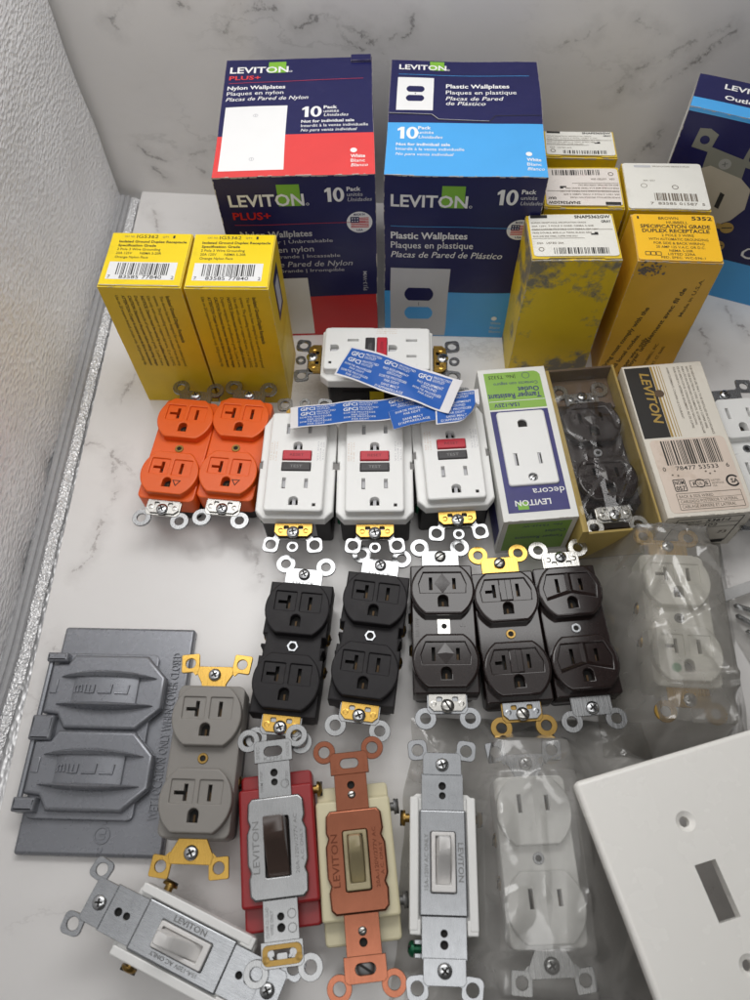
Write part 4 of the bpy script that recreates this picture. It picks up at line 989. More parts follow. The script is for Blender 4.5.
place_copy(receptacle('matte black duplex receptacle with hexagonal centre nut, leftmost of the dark row', -45.6, 124.1, -7.4, z=1.5, face='black', style='tee', top='steel', bot='steel', bot_clip='brass', center='hex', stamp='5362-CR'),
           'matte black duplex receptacle with hexagonal nut, second in the dark row', -5.0, 128.5, -9.4, 1.0)
receptacle('dark brown duplex receptacle with bright square centre plate and slotted screws', 34.0, 132.5, -1.6, face='brown_black', style='kite', top='steel', bot='steel_dull', bot_clip='nickel', center='plate', hstyle='plain', screw_kind='slot', screw_mt='nickel', texts=(('15A-125V', -13, 0, 2.0, 10, 90), ('UL', 10, 0, 2.4, 3, 0)))
receptacle('dark brown glossy receptacle with tarnished brass yoke and ears', 68.8, 127.2, 1.6, face='brown_black', style='column', top='brass', bot='brass_dull', bot_clip='steel_dull', center='brass', hstyle='plain', screw_kind='slot', screw_mt='nickel', texts=(('HUBBELL', 0, -8, 1.8, 9, 0),))
receptacle('dark brown receptacle with Y shaped ridges, rightmost of the dark row', 103.4, 129.2, 2.6, face='brown_black', style='wye', top='nickel', bot='steel', center='steel', hstyle='plain', top_clip='nickel', screw_mt='screw')
receptacle('grey duplex receptacle with shiny brass winged yoke, on the grey cover', -87.6, 69.2, -3.4, z=3, face='grey', style='tee', top='brass', bot='brass', top_ears='square', bot_ears='square', wing=True, center='brass', hstyle='smooth', ear_x=13.4, texts=(('20A 125V', 0, 6, 1.6, 12, 0),))
receptacle('white duplex receptacle cut by the right edge, beside the old white carton', 222.6, 236.5, 2.8, face='white', rear='white_old', style='plainslot', top='steel_dull', bot='steel_dull', top_ears='square', bot_ears='square', hstyle='smooth', center='steel', ear_x=14)

# ================================================================== white safety outlets
def gfci(label, x, y, yaw, z=0):
    t = thing('safety_outlet', label, 'receptacle', x, y, yaw, z, 'white safety outlets with test buttons')
    m = MB(); m.slab(rrect(-20, -31, 20, 31, 2), 1, 30, 'dark_base', bevel=0.8); m.slab(rrect(-16, -27, 16, 27, 2), 0, 1.2, 'dark_base')
    for sx in (-1, 1):
        m.box(sx * 20 - 0.8, -22, 6, sx * 20 + 0.8, -6, 24, 'dark_base', 0.3); m.box(sx * 20 - 0.8, 6, 6, sx * 20 + 0.8, 22, 24, 'dark_base', 0.3)
    m.rect(Matrix.Identity(4) @ Matrix(((1, 0, 0, 0), (0, 0, -1, -31.05), (0, 1, 0, 0), (0, 0, 0, 1))), -9, 7, 11, 24, 'grey_ink', 0.08)
    m.rect(Matrix(((0, 0, 1, 20.05), (1, 0, 0, 0), (0, 1, 0, 0), (0, 0, 0, 1))), -4.5, 7, 4.5, 24, 'yellow', 0.08)
    m.build('housing', t)
    m = MB(); hw, hl = 21.8, 35.0
    out = [(-hw + 4.5, -hl), (hw - 4.5, -hl), (hw, -hl + 5), (hw, -2.4), (hw - 1.4, -2.4), (hw - 1.4, 2.4), (hw, 2.4), (hw, hl - 8), (hw - 4.5, hl), (-hw + 4.5, hl), (-hw, hl - 8), (-hw, 2.4), (-hw + 1.4, 2.4), (-hw + 1.4, -2.4), (-hw, -2.4), (-hw, -hl + 5)]
    m.slab(out, 30.1, 36.5, 'white', bevel=1.0, seg=3); m.build('cover_frame', t)
    for sx in (-1, 1): m = MB(); m.box(sx * 21.3 - 1.2, -2.2, 30.5, sx * 21.3 + 1.2, 2.2, 35.0, 'latch_grey', 0.2); m.build('side_latch', t)
    m = MB(); hw = 16.6
    sl = lambda x, y, h=7: rrect(x - 1.0, y - h / 2, x + 1.0, y + h / 2)
    gt = [(px, py * -1) for px, py in ground_hole(0, 5, 5.6)]
    holes = [sl(-6.3, -15.2), sl(6.3, -15.2, 6), [(px, py - 26.5) for px, py in ground_hole(0, 5.2, 5.4)], [(px, py + 9.8) for px, py in ground_hole(0, 5.2, 5.4)], sl(-6.3, 21.5), sl(6.3, 21.5, 6), rrect(-8.4, -0.4, 8.4, 6.4, 0.5), rrect(-8.4, -7.4, 8.4, -1.4, 0.5), rrect(10.6, -29.8, 12.4, -28.0)]
    m.slab(rrect(-hw, -33, hw, 33, 2.2), 36.45, 42.0, 'white', holes, bevel=1.1, seg=3, hole_bevel=0.3, bottom=False)
    m.box(-15, -31, 36.6, 15, 31, 37.4, 'void')
    for (x_, y_) in ((-6.3, -14), (6.3, -14), (0, -26.3), (0, 10.2), (-6.3, 22), (6.3, 22)): m.box(x_ - 0.9, y_ - 2.6, 37.4, x_ + 0.9, y_ + 2.6, 39.4, 'grey_ink')
    for sx in (-1, 1):
        for i in range(3): m.text(Matrix.Translation((0, 0, 42)), ('LINE 15A', 'TEST MONTHLY', 'SEE INSTR.')[i], sx * (11.5 + i * 1.5) , 6, 0.9, 13, 'grey_ink' if sx > 0 else 'beige_label', 0.03, rot=90 if sx < 0 else -90, align='C')
    m.build('outlet_face', t)
    m = MB(); m.box(-8.1, -0.1, 37.5, 8.1, 6.1, 43.0, 'red_button', 0.5, 0.6); m.text(Matrix.Translation((0, 0, 43)), 'RESET', 0, 2.1, 1.8, 8, 'red_ink_dark', 0.04, align='C'); m.build('reset_button', t)
    m = MB(); m.box(-8.1, -7.1, 37.5, 8.1, -1.7, 42.6, 'black_button', 0.5, 0.6); m.text(Matrix.Translation((0, 0, 42.6)), 'TEST', 0, -5.3, 1.8, 7, 'stamp', 0.04, align='C'); m.build('test_button', t)
    m = MB(); m.box(10.8, -29.6, 37.4, 12.2, -28.2, 41.6, 'void'); m.build('indicator_lamp', t)
    for sgn in (1, -1):
        yk = yoke_end(t, sgn, 'steel', z=30, w=21, y0=33.6, y1=44.5, ears='rsquare', er=(12.2, 47.8), r=5.2, hole=2.8, ring=True)
        c = clip(yk, sgn, 'brass', z=32.2, w=21, y0=35.8, y1=43.6)
        screw(yk, 0, sgn * 41.4, 32.3, 3.6, 'phillips', 'screw', ang=15)
    screw(t, -20.6, -24, 16, 3.2, 'slot', 'green_screw', 'terminal_screw').rotation_euler = (0, -PI / 2, 0)
    for sx in (-1, 1):
        o = screw(t, sx * 20.4, 12, 15, 3.2, 'slot', 'brass_dull' if sx > 0 else 'screw', 'terminal_screw', h=1.4); o.rotation_euler = (0, sx * PI / 2, 0)
    return t
g0 = gfci('white safety outlet with red button, left of the front three', -43.9, 229.2, -3.2)
place_copy(g0, 'white safety outlet with red button, middle of the front three', 0.6, 227.0, -1.8)
place_copy(g0, 'white safety outlet with red button, beside the green labelled carton', 45.1, 233.4, 1.0)
place_copy(g0, 'white safety outlet lying sideways in front of the big cartons', 4.6, 309.5, -93.2)

# ================================================================== sticker strips
def sheet(label, fn, U, V, texts, name='sticker_strip', nu=40, nv=12, border=1.3, extra=None):
    m = MB(); th = 0.12
    P = [[Vector(fn(U * i / nu, V * j / nv)) for i in range(nu + 1)] for j in range(nv + 1)]
    def nrm(u, v):
        e = 0.3; a = Vector(fn(u + e, v)) - Vector(fn(u - e, v)); b = Vector(fn(u, v + e)) - Vector(fn(u, v - e)); return a.cross(b).normalized()
    vs = [P[j][i] for j in range(nv + 1) for i in range(nu + 1)]
    lo_ = [P[j][i] - nrm(U * i / nu, V * j / nv) * th for j in range(nv + 1) for i in range(nu + 1)]
    fs = [(j * (nu + 1) + i, j * (nu + 1) + i + 1, (j + 1) * (nu + 1) + i + 1, (j + 1) * (nu + 1) + i) for j in range(nv) for i in range(nu)]
    m.add([tuple(p) for p in vs], fs, 'sticker_paper', smooth=True); m.add([tuple(p) for p in lo_], [f[::-1] for f in fs], 'sticker_paper', smooth=True)
    on = lambda u, v, z: tuple(Vector(fn(u, v)) + nrm(u, v) * z)
    def blue(u0, v0, u1, v1, e=0.06):
        a, b_ = max(2, int((u1 - u0) / 2)), max(2, int((v1 - v0) / 2))
        q = [on(u0 + (u1 - u0) * i / a, v0 + (v1 - v0) * j / b_, e) for j in range(b_ + 1) for i in range(a + 1)]
        m.add(q, [(j * (a + 1) + i, j * (a + 1) + i + 1, (j + 1) * (a + 1) + i + 1, (j + 1) * (a + 1) + i) for j in range(b_) for i in range(a)], 'sticker_blue', smooth=True)
    for tx in texts:
        if tx[0] == 'blue': blue(*tx[1:])
        else:
            s_, u, v, h, w_, bold = tx; m.text(None, s_, u, v, h, w_, 'white_ink', 0.12, bold=bold, fn=on)
    o = m.build(name); tag(o, label, 'sticker', 'blue outlet stickers')
    return o
def block(u, v, rows=4, k=1.0, w=20):
    """GFCI lettering block: u,v = lower left"""
    out = []
    if rows >= 4:
        out += [('GFCI', u, v + 17.2 * k, 3.6 * k, 9, True), ('PROTECTED', u + 10, v + 19.2 * k, 1.6 * k, 10.5, False), ('OUTLET', u + 10, v + 17.0 * k, 1.6 * k, 7.5, False)]
    return out
def G(u, v, k=1.0): return [('GFCI', u, v, 3.5 * k, 8.6, True), ('PROTECTED', u + 9.6, v + 2.2 * k, 1.7 * k, 11, False), ('OUTLET', u + 9.6, v, 1.7 * k, 7.8, False)]
def SP(u, v, k=1.0): return [('SORTIE PROTÉGÉE', u, v + 2.6 * k, 1.75 * k, 18.5, False), ('PAR DDFT', u + 4.5, v, 1.75 * k, 10, False)]
def NG(u, v, k=1.0): return [('NO EQUIPMENT', u, v + 2.6 * k, 1.9 * k, 17, False), ('GROUND', u + 3.5, v, 1.9 * k, 10, False)]
def SM(u, v, k=1.0): return [('SANS MALT', u + 3, v + 2.6 * k, 1.8 * k, 12, False), ("D'APPAREILLAGE", u, v, 1.8 * k, 18.5, False)]
def frame2(o, ux, vx):
    o, ux, vx = Vector(o), Vector(ux).normalized(), Vector(vx).normalized()
    return o, ux, vx
# upper strip
oA = Vector((-22, 286.5, 46.2)); uA = Vector((69, -40, 6.5)).normalized(); vA = Vector((0.40, 0.92, -0.06)).normalized()
def fA(u, v):
    p = oA + uA * u + vA * v; p.z += 1.8 * math.sin(u / 85 * PI) + 0.8 * math.sin(u * 0.14 + v * 0.2) + 3.0 * max(0, (u - 62) / 14) ** 2; return p
tA = [('blue', 1.2, 1.2, 70, 24.6)]
tA += G(3, 19.2) + G(3, 13.8) + SP(2.5, 7.6) + SP(2.5, 2.0) + G(26, 19.2) + NG(27, 12.8) + SP(26.5, 7.2) + SM(27, 1.8) + G(49, 19.2) + NG(50, 12.8) + SP(49, 7.2)
sheet('blue printed sticker strip lying across the sideways white outlet', fA, 76, 26, tA, border=1.3)
oB = Vector((-47, 245, 50.5)); uB = Vector((100, 6, 0)).normalized(); vB = Vector((-0.05, 0.93, -0.30)).normalized()
def fB(u, v):
    p = oB + uB * u + vB * v; p.z += 1.5 * math.sin(u / 60 * PI) ** 2 + 0.5 * math.sin(u * 0.21); p.y += 2.6 * max(0, (u - 40) / 40) ** 1.6; return p
tB = [('blue', 4.5, 0.9, 88, 19.4)]
tB += G(6, 15.2, .9) + G(6, 10.6, .9) + SP(5.5, 5.8, .85) + SP(5.5, 1.6, .85) + G(31, 15.2, .9) + G(31, 10.6, .9) + SP(31, 5.8, .85) + SP(31, 1.6, .85) + G(58, 15, .9) + NG(59, 9.6, .9)
sheet('blue printed sticker strip draped over the front white outlets', fB, 90, 20.5, tB)
oC = Vector((12.0, 240.2, 53.2)); uC = Vector((1, 0.22, 0.0)).normalized(); vC = Vector((-0.16, 0.96, -0.22)).normalized()
def fC(u, v): p = oC + uC * u + vC * v; p.z += 1.0 * math.sin(u / 27 * PI); return p
sheet('small blue sticker piece overlapping the draped strip, two lines', fC, 27, 15.2, [('blue', 0.1, 0.1, 26.9, 15.1)] + SP(3.5, 9, 1.05) + SM(3.5, 2, 1.05), nu=20, nv=8)
oD = Vector((36.0, 241.6, 54.4)); uD = Vector((1, 0.10, 0.0)).normalized(); vD = Vector((0.04, 0.95, -0.16)).normalized()
def fD(u, v):
    p = oD + uD * u + vD * v
    d = max(0, (u * 0.75 - v * 0.65) - 8.5); p.z += 0.11 * d * d; p.x -= 0.035 * d * d; p.y += 0.02 * d * d
    return p
sheet('blue sticker with one corner curled up, right end of the strips', fD, 26, 25, [('blue', 0.8, 0.8, 23.5, 24)] + G(2.5, 19, 1) + NG(4, 12.4, 1) + SP(2.5, 7, 1) + SM(3, 1.6, 1), nu=30, nv=26)

# ================================================================== cartons lying in the third row
W, D, H = 41.5, 105, 40
t = thing('outlet_carton', 'white carton showing a decorator outlet between green and purple print', 'box', 88.2, 239.0, 2.6)
b = MB(); carton_shell(b, W, D, H, 'white_card'); fr = box_frames(W, D, H); tp, ft, lf = fr['top'], fr['front'], fr['left']
b.poly(tp, [(3.5, 74.6), (37.8, 74.6), (37.8, 99), (36.5, 101), (34.5, 102), (3.5, 102)], 'green_card', 0.08)
b.rect(tp, 3.5, 5, 37.8, 73.4, 'indigo_ink', 0.08)
up_ = tp @ Matrix.Translation((W, D, 0)) @ Matrix.Rotation(PI, 4, 'Z')   # print that reads upside down
b.text(up_, 'No. T5325', 20, 5.2, 2.6, 15.5, 'black_ink', 0.16); b.line(up_, 19.2, 4.6, 19.2, 8, 0.3, 'black_ink', 0.16)
b.text(up_, 'Contacto con seguro', 6, 10.8, 2.4, 27, 'indigo_ink', 0.16); b.text(up_, 'Outlet', 6, 14.8, 3.6, 13, 'indigo_ink', 0.16, bold=True); b.text(up_, 'Tamper Resistant', 5.6, 19.2, 4.0, 32, 'indigo_ink', 0.16, bold=True)
b.line(up_, 4, 24.6, 37.6, 24.6, 0.4, 'white_ink', 0.14); b.text(up_, '15A-125V', 20, 26.2, 2.7, 15, 'indigo_ink', 0.16, bold=True)
b.poly(up_, circle(12.5, 6.2, 2.4, 18), 'indigo_ink', 0.14, [circle(12.5, 6.2, 2.1, 18)])
b.text(up_, 'decora', 4.5, 85.5, 4.2, 18, 'white_ink', 0.16)
b.rect(up_, 26.2, 93.4, 32.2, 98.2, 'green_ink', 0.14); b.text(up_, 'LEVITON', 13.5, 92.4, 3.6, 20, 'white_ink', 0.2, bold=True)
b.rect(ft, 3, 3, W - 3, H - 3, 'green_card', 0.08); fu = ft @ Matrix.Translation((W, H, 0)) @ Matrix.Rotation(PI, 4, 'Z')
b.text(fu, 'No. T5325-W', 8, 6, 2.4, 22, 'indigo_ink', 0.14); b.text(fu, 'Tamper Resistant', 4.5, 20, 3.4, 28, 'indigo_ink', 0.14); b.text(fu, 'Outlet', 4.5, 13, 3.6, 12, 'indigo_ink', 0.14)
b.rect(lf, 6, 4, 60, 24, 'green_card', 0.08); b.rect(lf, 63, 4, D - 3, 24, 'indigo_ink', 0.08)
worn_edges(b, W, D, H, 41, 50, 0.9)
b.build('carton', t, denter(15, 0.3, 400, 0, W, D))
m = MB(); T = Matrix.Translation((0, -5.5, 0))
m.slab(rrect(-14.2, -25.5, 14.2, 25, 2), H - 0.5, H + 1.6, 'white', [rrect(-8.6, -12.6, -6.6, -4.4), rrect(5.0, -12.2, 7.0, -5.0), [(px, py + 16) for px, py in ground_hole(0, 5.4, 5.2)], circle(0, -20.6, 2.6, 18)], bevel=0.9, seg=3, hole_bevel=0.3, T=T)
m.box(-12, -23.5, H - 0.6, 12, 23, H + 0.35, 'void', T=T)
m.box(-8.5, -12.4, H + .3, -7.5, -4.6, H + 1.1, 'grey_ink', T=T); m.box(5.2, -12.0, H + .3, 6.2, -5.2, H + 1.1, 'grey_ink', T=T)
m.build('decorator_outlet', t); screw(t, 0, -26.1, H + 0.3, 2.3, 'slot', 'screw', 'face_screw', ang=40, h=0.9)

# open old carton with a brown receptacle under crinkled film
W, D, H = 44, 112, 37
bx = thing('open_carton', 'open tan carton holding a dark receptacle under crinkled clear film', 'box', 131.4, 236.5, 3.4)
b = MB()
b.box(-W / 2, -D / 2, 0, W / 2, D / 2, 1.2, 'brown_card')
b.box(-W / 2, -D / 2, 1.25, -W / 2 + 3.6, D / 2, H, 'tan_card', 0.5); b.box(W / 2 - 1.6, -D / 2, 1.25, W / 2, D / 2, H + 0.6, 'tan_card', 0.4)
b.box(-W / 2 + 3.65, D / 2 - 1.6, 1.25, W / 2 - 1.65, D / 2, H, 'brown_card', 0.3); b.box(-W / 2 + 3.65, -D / 2, 1.25, W / 2 - 1.65, -D / 2 + 1.6, H - 3, 'tan_card', 0.4)
b.box(-W / 2 + 4, D / 2 - 24, 2, W / 2 - 2, D / 2 - 1.7, 27, 'brown_card', 0.3)
b.build('carton', bx, denter(18, 0.5, 400, 0, W, D))
m = MB(); nu, nv = 60, 130; vs = []; fs = []; cr = creases(77, W, D, 20, 1.0, 2.2)
for j in range(nv + 1):
    for i in range(nu + 1):
        x = -W / 2 + 1 + (W - 2) * i / nu; y = -D / 2 + 0.5 + (D - 1) * j / nv
        e = min(1, min(i, nu - i) / 8, min(j, nv - j) / 8)
        c = noise.ridged_multi_fractal(Vector((x / 19, y / 22, 4.0)), 0.9, 2.1, 5, 1.0, 2.0)
        q = noise.noise(Vector((x / 6, y / 8, 1.0)))
        vs.append((x, y, H + 1.1 + e * (cr(x, y) + c * 0.25 - 0.3 + q * 0.2)))
for j in range(nv):
    for i in range(nu): a = j * (nu + 1) + i; fs.append((a, a + 1, a + nu + 2, a + nu + 1))
m.add(vs, fs, 'film_clear', smooth=True); m.build('clear_film', bx, sharp=60)
receptacle('dark receptacle packed in the open tan carton, steel strap ends showing', 131.9, 234.0, 3.4, z=5.2, face='brown_black', style='kite', top='steel_dull', bot='nickel', hstyle='plain', center='steel', ear_x=12.5, bot_clip='nickel', top_clip='steel_dull')

# old white carton with barcode
W, D, H = 49, 105, 40
t = thing('old_carton', 'stained old white carton with large barcode and black band', 'box', 180.8, 238.0, 2.9)
b = MB(); carton_shell(b, W, D, H, 'old_card'); fr = box_frames(W, D, H); tp, ft, lf = fr['top'], fr['front'], fr['left']
b.rect(tp, 1.0, 52, 16.5, 103.5, 'black_ink', 0.08); b.text(tp, 'LEVITON', 9.5, 99, 5.6, 36, 'gold_ink', 0.15, rot=-90, bold=True, ital=True)
for i, u in enumerate((17.4, 19.4, 21.2, 22.6)): b.line(tp, u, 52, u, 103.5, (1.3, 0.7, 0.5, 0.4)[i], 'gold_ink', 0.1)
b.poly(tp, circle(17.8, 83, 2.8, 20), 'brown_card', 0.17)
for i, s_ in enumerate(('FOR INDOOR USE ONLY. TO BE INSTALLED IN ACCORDANCE', 'WITH THE ELECTRICAL CODE. USE ONLY COPPER WIRE.', 'PARA USO EN INTERIORES SOLAMENTE. SE DEBE INSTALAR', 'DE ACUERDO CON EL CODIGO ELECTRICO NACIONAL', 'POUR USAGE A L INTERIEUR SEULEMENT. FILS DE CUIVRE')): b.text(tp, s_, 41 - i * 2.6, 102, 1.35, (50, 46, 49, 43, 45)[i], 'faint_ink', 0.13, rot=-90)
b.text(tp, 'AVERTISSEMENT: COUPER LE COURANT', 26.5, 102, 1.3, 38, 'faint_ink', 0.13, rot=-90)
b.slab([(3 + 43.5 * q[0], 2.5 + 48 * q[1]) for q in rrect(0, 0, 1, 1, 0.06)], 0.05, 0.2, 'beige_label', T=tp, sub=True)
b.barcode(tp, 9, 33, 41, 49.5, seed=17, e=0.3)
b.text(tp, '0', 5.6, 29.4, 2.8, 1.8, 'black_ink', 0.3); b.text(tp, '78477 53533', 13, 29.4, 2.8, 24, 'black_ink', 0.3); b.text(tp, '6', 41.5, 29.4, 2.8, 1.8, 'black_ink', 0.3)
for (u, v) in ((10, 26.6), (13, 26), (29, 27.6), (34, 27.2), (31, 26)): b.poly(tp, circle(u, v, 0.6, 7), 'faint_ink', 0.3)
b.frame(tp, 9, 16, 15.4, 23.4, 0.5, 'black_ink', 0.3); b.text(tp, 'NOM', 9.6, 20.2, 2.5, 5.2, 'black_ink', 0.3, bold=True); b.text(tp, '057', 9.6, 16.6, 2.7, 5.2, 'black_ink', 0.3, bold=True)
b.frame(tp, 18, 18, 29, 22.2, 0.35, 'black_ink', 0.3); b.text(tp, 'F', 19.6, 19, 2.2, 1.4, 'black_ink', 0.3, bold=True); b.text(tp, 'S', 26.4, 19, 2.2, 1.6, 'black_ink', 0.3, bold=True)
b.poly(tp, circle(23.6, 20.2, 2.8, 20), 'black_ink', 0.33, [circle(23.6, 20.2, 2.3, 20)]); b.text(tp, 'UL', 22.3, 19.2, 1.9, 2.6, 'black_ink', 0.33)
b.text(tp, 'LISTED', 30.2, 21, 1.1, 5, 'faint_ink', 0.3); b.text(tp, 'RECEPTACLE', 30.2, 19.2, 1.1, 6.6, 'faint_ink', 0.3); b.text(tp, '15A', 30.2, 17.4, 1.1, 2.4, 'faint_ink', 0.3)
b.poly(tp, [(42.2 + 3.9 * math.cos(a), 20.4 + 3.9 * math.sin(a)) for a in np.linspace(0.6, 5.7, 22)] + [(42.2 + 2.8 * math.cos(a), 20.4 + 2.8 * math.sin(a)) for a in np.linspace(5.7, 0.6, 22)], 'black_ink', 0.3); b.text(tp, 'SA', 41.0, 19.0, 2.8, 4.2, 'black_ink', 0.33, bold=True)
b.frame(tp, 8.5, 4.2, 44.5, 14.4, 0.35, 'faint_ink', 0.3)
for i, (s_, w_) in enumerate((('BACK & SIDE WIRED', 19), ('CABLEADO POSTERIOR Y LATERAL', 32), ('CABLAGE ARRIERE ET LATERAL', 30))): b.text(tp, s_, 9.6, 11.6 - i * 3.2, 1.9, w_, 'faint_ink', 0.3)
b.line(tp, 8.8, 10.9, 44.2, 10.9, 0.2, 'faint_ink', 0.3); b.line(tp, 8.8, 7.7, 44.2, 7.7, 0.2, 'faint_ink', 0.3)
b.frame(ft, 7, 6, 44, H - 3, 0.5, 'black_ink', 0.15); b.text(ft, '5361-I', 24, H - 8, 3.4, 13, 'black_ink', 0.15, bold=True); b.text(ft, '102', 25, H - 13.6, 3.2, 7, 'black_ink', 0.15); b.line(ft, 7, H - 9.6, 44, H - 9.6, 0.4, 'black_ink', 0.15); b.line(ft, 7, H - 15, 44, H - 15, 0.4, 'black_ink', 0.15); b.text(ft, '73', 36, H - 24, 3.6, 5, 'faint_ink', 0.15); b.rect(ft, 34, 4, 43.5, 8, 'black_ink', 0.18)
b.text(ft, 'CATALOG NO.', 8.5, H - 8, 2.2, 13, 'black_ink', 0.15); b.text(ft, 'COLOR IVORY', 8.5, H - 13, 2.2, 13, 'black_ink', 0.15)
b.rect(lf, 3, 3, D - 3, H - 8, 'tan_card', 0.08)
worn_edges(b, W, D, H, 44, 80, 1.3)
b.build('carton', t, denter(22, 0.45, 400, 0, W, D))

# ================================================================== weatherproof cover
t = thing('weatherproof_cover', 'grey enamel weatherproof outlet cover with two flip lids', 'outlet cover', -142.7, 87.4, -3.3)
m = MB(); m.slab(rrect(-36.6, -58, 36.6, 58, 1.6), 0, 5.0, 'grey_paint', bevel=1.6, seg=3)
m.text(Matrix.Translation((0, 0, 5)), 'WET LOCATION ONLY WHEN COVER CLOSED', 31.2, -41, 4.7, 85, 'grey_paint', -0.05, extrude=0.95, rot=90)
m.slab(circle(5.6, -48.5, 4.1, 26), 4.9, 5.5, 'grey_paint', [circle(5.6, -48.5, 3.3, 26)], bevel=0.15, seg=1)
Tp = Matrix.Translation((0, 0, 5)); m.text(Tp, 'UL', 7.2, -50.4, 3.2, 4.0, 'grey_paint', -0.05, extrude=0.6, rot=90, bold=True); m.text(Tp, 'C', 7.0, -56.3, 2.6, 2.2, 'grey_paint', -0.05, extrude=0.6, rot=90); m.text(Tp, 'US', 7.0, -43.6, 2.4, 3.2, 'grey_paint', -0.05, extrude=0.6, rot=90)
m.slab(rrect(-34, -42, 20, 42, 3), 4.95, 8.0, 'grey_paint', bevel=0.6)
m.build('cover_plate', t)
def flip_lid(y0):
    T = Matrix.Translation((0, y0, 0))
    m = MB()
    out = [(-35.5, -11.5), (-27.5, -12.3), (-23, -19.2), (14.8, -19.2), (26.6, -8.0), (26.6, 8.2), (15.4, 19.6), (-24.5, 19.6), (-27.5, 14.4), (-35.5, 14.0)]
    m.slab(out, 8.1, 12.2, 'grey_paint', bevel=1.8, seg=4, T=T)
    n = 28
    def arc(x): return 2.6 * (1 - ((x + 4) / 27) ** 2)
    for s_ in (1, -1):   # two raised lens shaped ribs
        top = []; bot = []
        for i in range(n + 1):
            x = -29 + 51 * i / n; u = (x + 3.5) / 25.5
            bulge = max(0, 1 - u * u)
            top.append((x, s_ * (7.4 + 2.6 * bulge))); bot.append((x, s_ * (7.0 - 0.2 * bulge)))
        pts = top + bot[::-1]
        # a rib whose crest rises in the middle
        vs = []; fs = []
        for i in range(n + 1):
            x = top[i][0]; u = (x + 3.5) / 25.5; hgt = 0.8 + 6.6 * max(0, 1 - u * u) ** 0.7
            yo, yi = top[i][1], bot[i][1]; ym = (yo + yi) / 2
            vs += [(x, yo, 12.0), (x, yo * 0.96 + yi * 0.04, 12.0 + hgt * 0.7), (x, ym, 12.0 + hgt), (x, yi, 12.0 + hgt * 0.8), (x, yi, 12.0)]
        for i in range(n):
            for k in range(4):
                a = i * 5 + k; q = (a, a + 1, a + 6, a + 5); fs.append(q if s_ < 0 else q[::-1])
        m.add(vs, fs, 'grey_paint', T, smooth=True)
    # recessed barrel between the ribs
    vs = []; fs = []; n2 = 24
    for i in range(n2 + 1):
        x = -21 + 34 * i / n2; u = (x + 4) / 17; z = 12.1 + 4.4 * math.sqrt(max(0, 1 - 0.86 * u * u))
        vs += [(x, -7.1, z), (x, 7.1, z)]
    for i in range(n2): a = 2 * i; fs.append((a, a + 2, a + 3, a + 1))
    m.add(vs, fs, 'grey_paint', T, smooth=True)
    for x in (-21, 13): m.box(x - 0.15, -7.1, 12.0, x + 0.15, 7.1, 13.3, 'grey_paint', T=T)
    # wavy raised mark on the barrel
    def bz(x): u = (x + 4) / 17; return 12.1 + 4.4 * math.sqrt(max(0, 1 - 0.86 * u * u))
    def stroke(pts):
        m.tube([(x, y, bz(x) + 0.25) for x, y in pts], 0.62, 'grey_paint', 6, T)
    stroke([(-19.5, -1.5), (-19.5, 1.5), (-17.8, 2.0), (-17.6, -1.5)]); stroke([(-17.6, 1.7), (-15.8, 2.0), (-15.6, -1.5)])
    stroke([(-13.8, 2.2), (-13.6, -1.6), (-11.6, -1.8), (-11.3, 2.0)]); stroke([(-11.4, -1.8), (-9.0, -1.8), (-8.8, 2.2)])
    stroke([(-6.4, -1.8), (0.2, -1.8), (0.4, 2.6)]); stroke([(2.4, -1.8), (8.6, -1.8), (9.0, 2.6)])
    m.box(-33.6, -2.6 + 1, 12.1, -30.2, 4.8 + 1, 13.0, 'grey_paint', 0.3, T=T)
    return m.build('flip_lid', t)
flip_lid(20.4); flip_lid(-19.4)
m = MB()
for (y0, y1) in ((35.8, 40.8), (-5.2, 7.4), (-39.5, -32.6)): m.box(-39.2, y0, 4.9, -27.6, y1, 13.6, 'grey_paint', 1.4, 0.8, seg=3)
m.tube([(-37.6, 40, 9.5), (-37.6, -39, 9.5)], 1.5, 'grey_paint'); m.build('hinge', t)

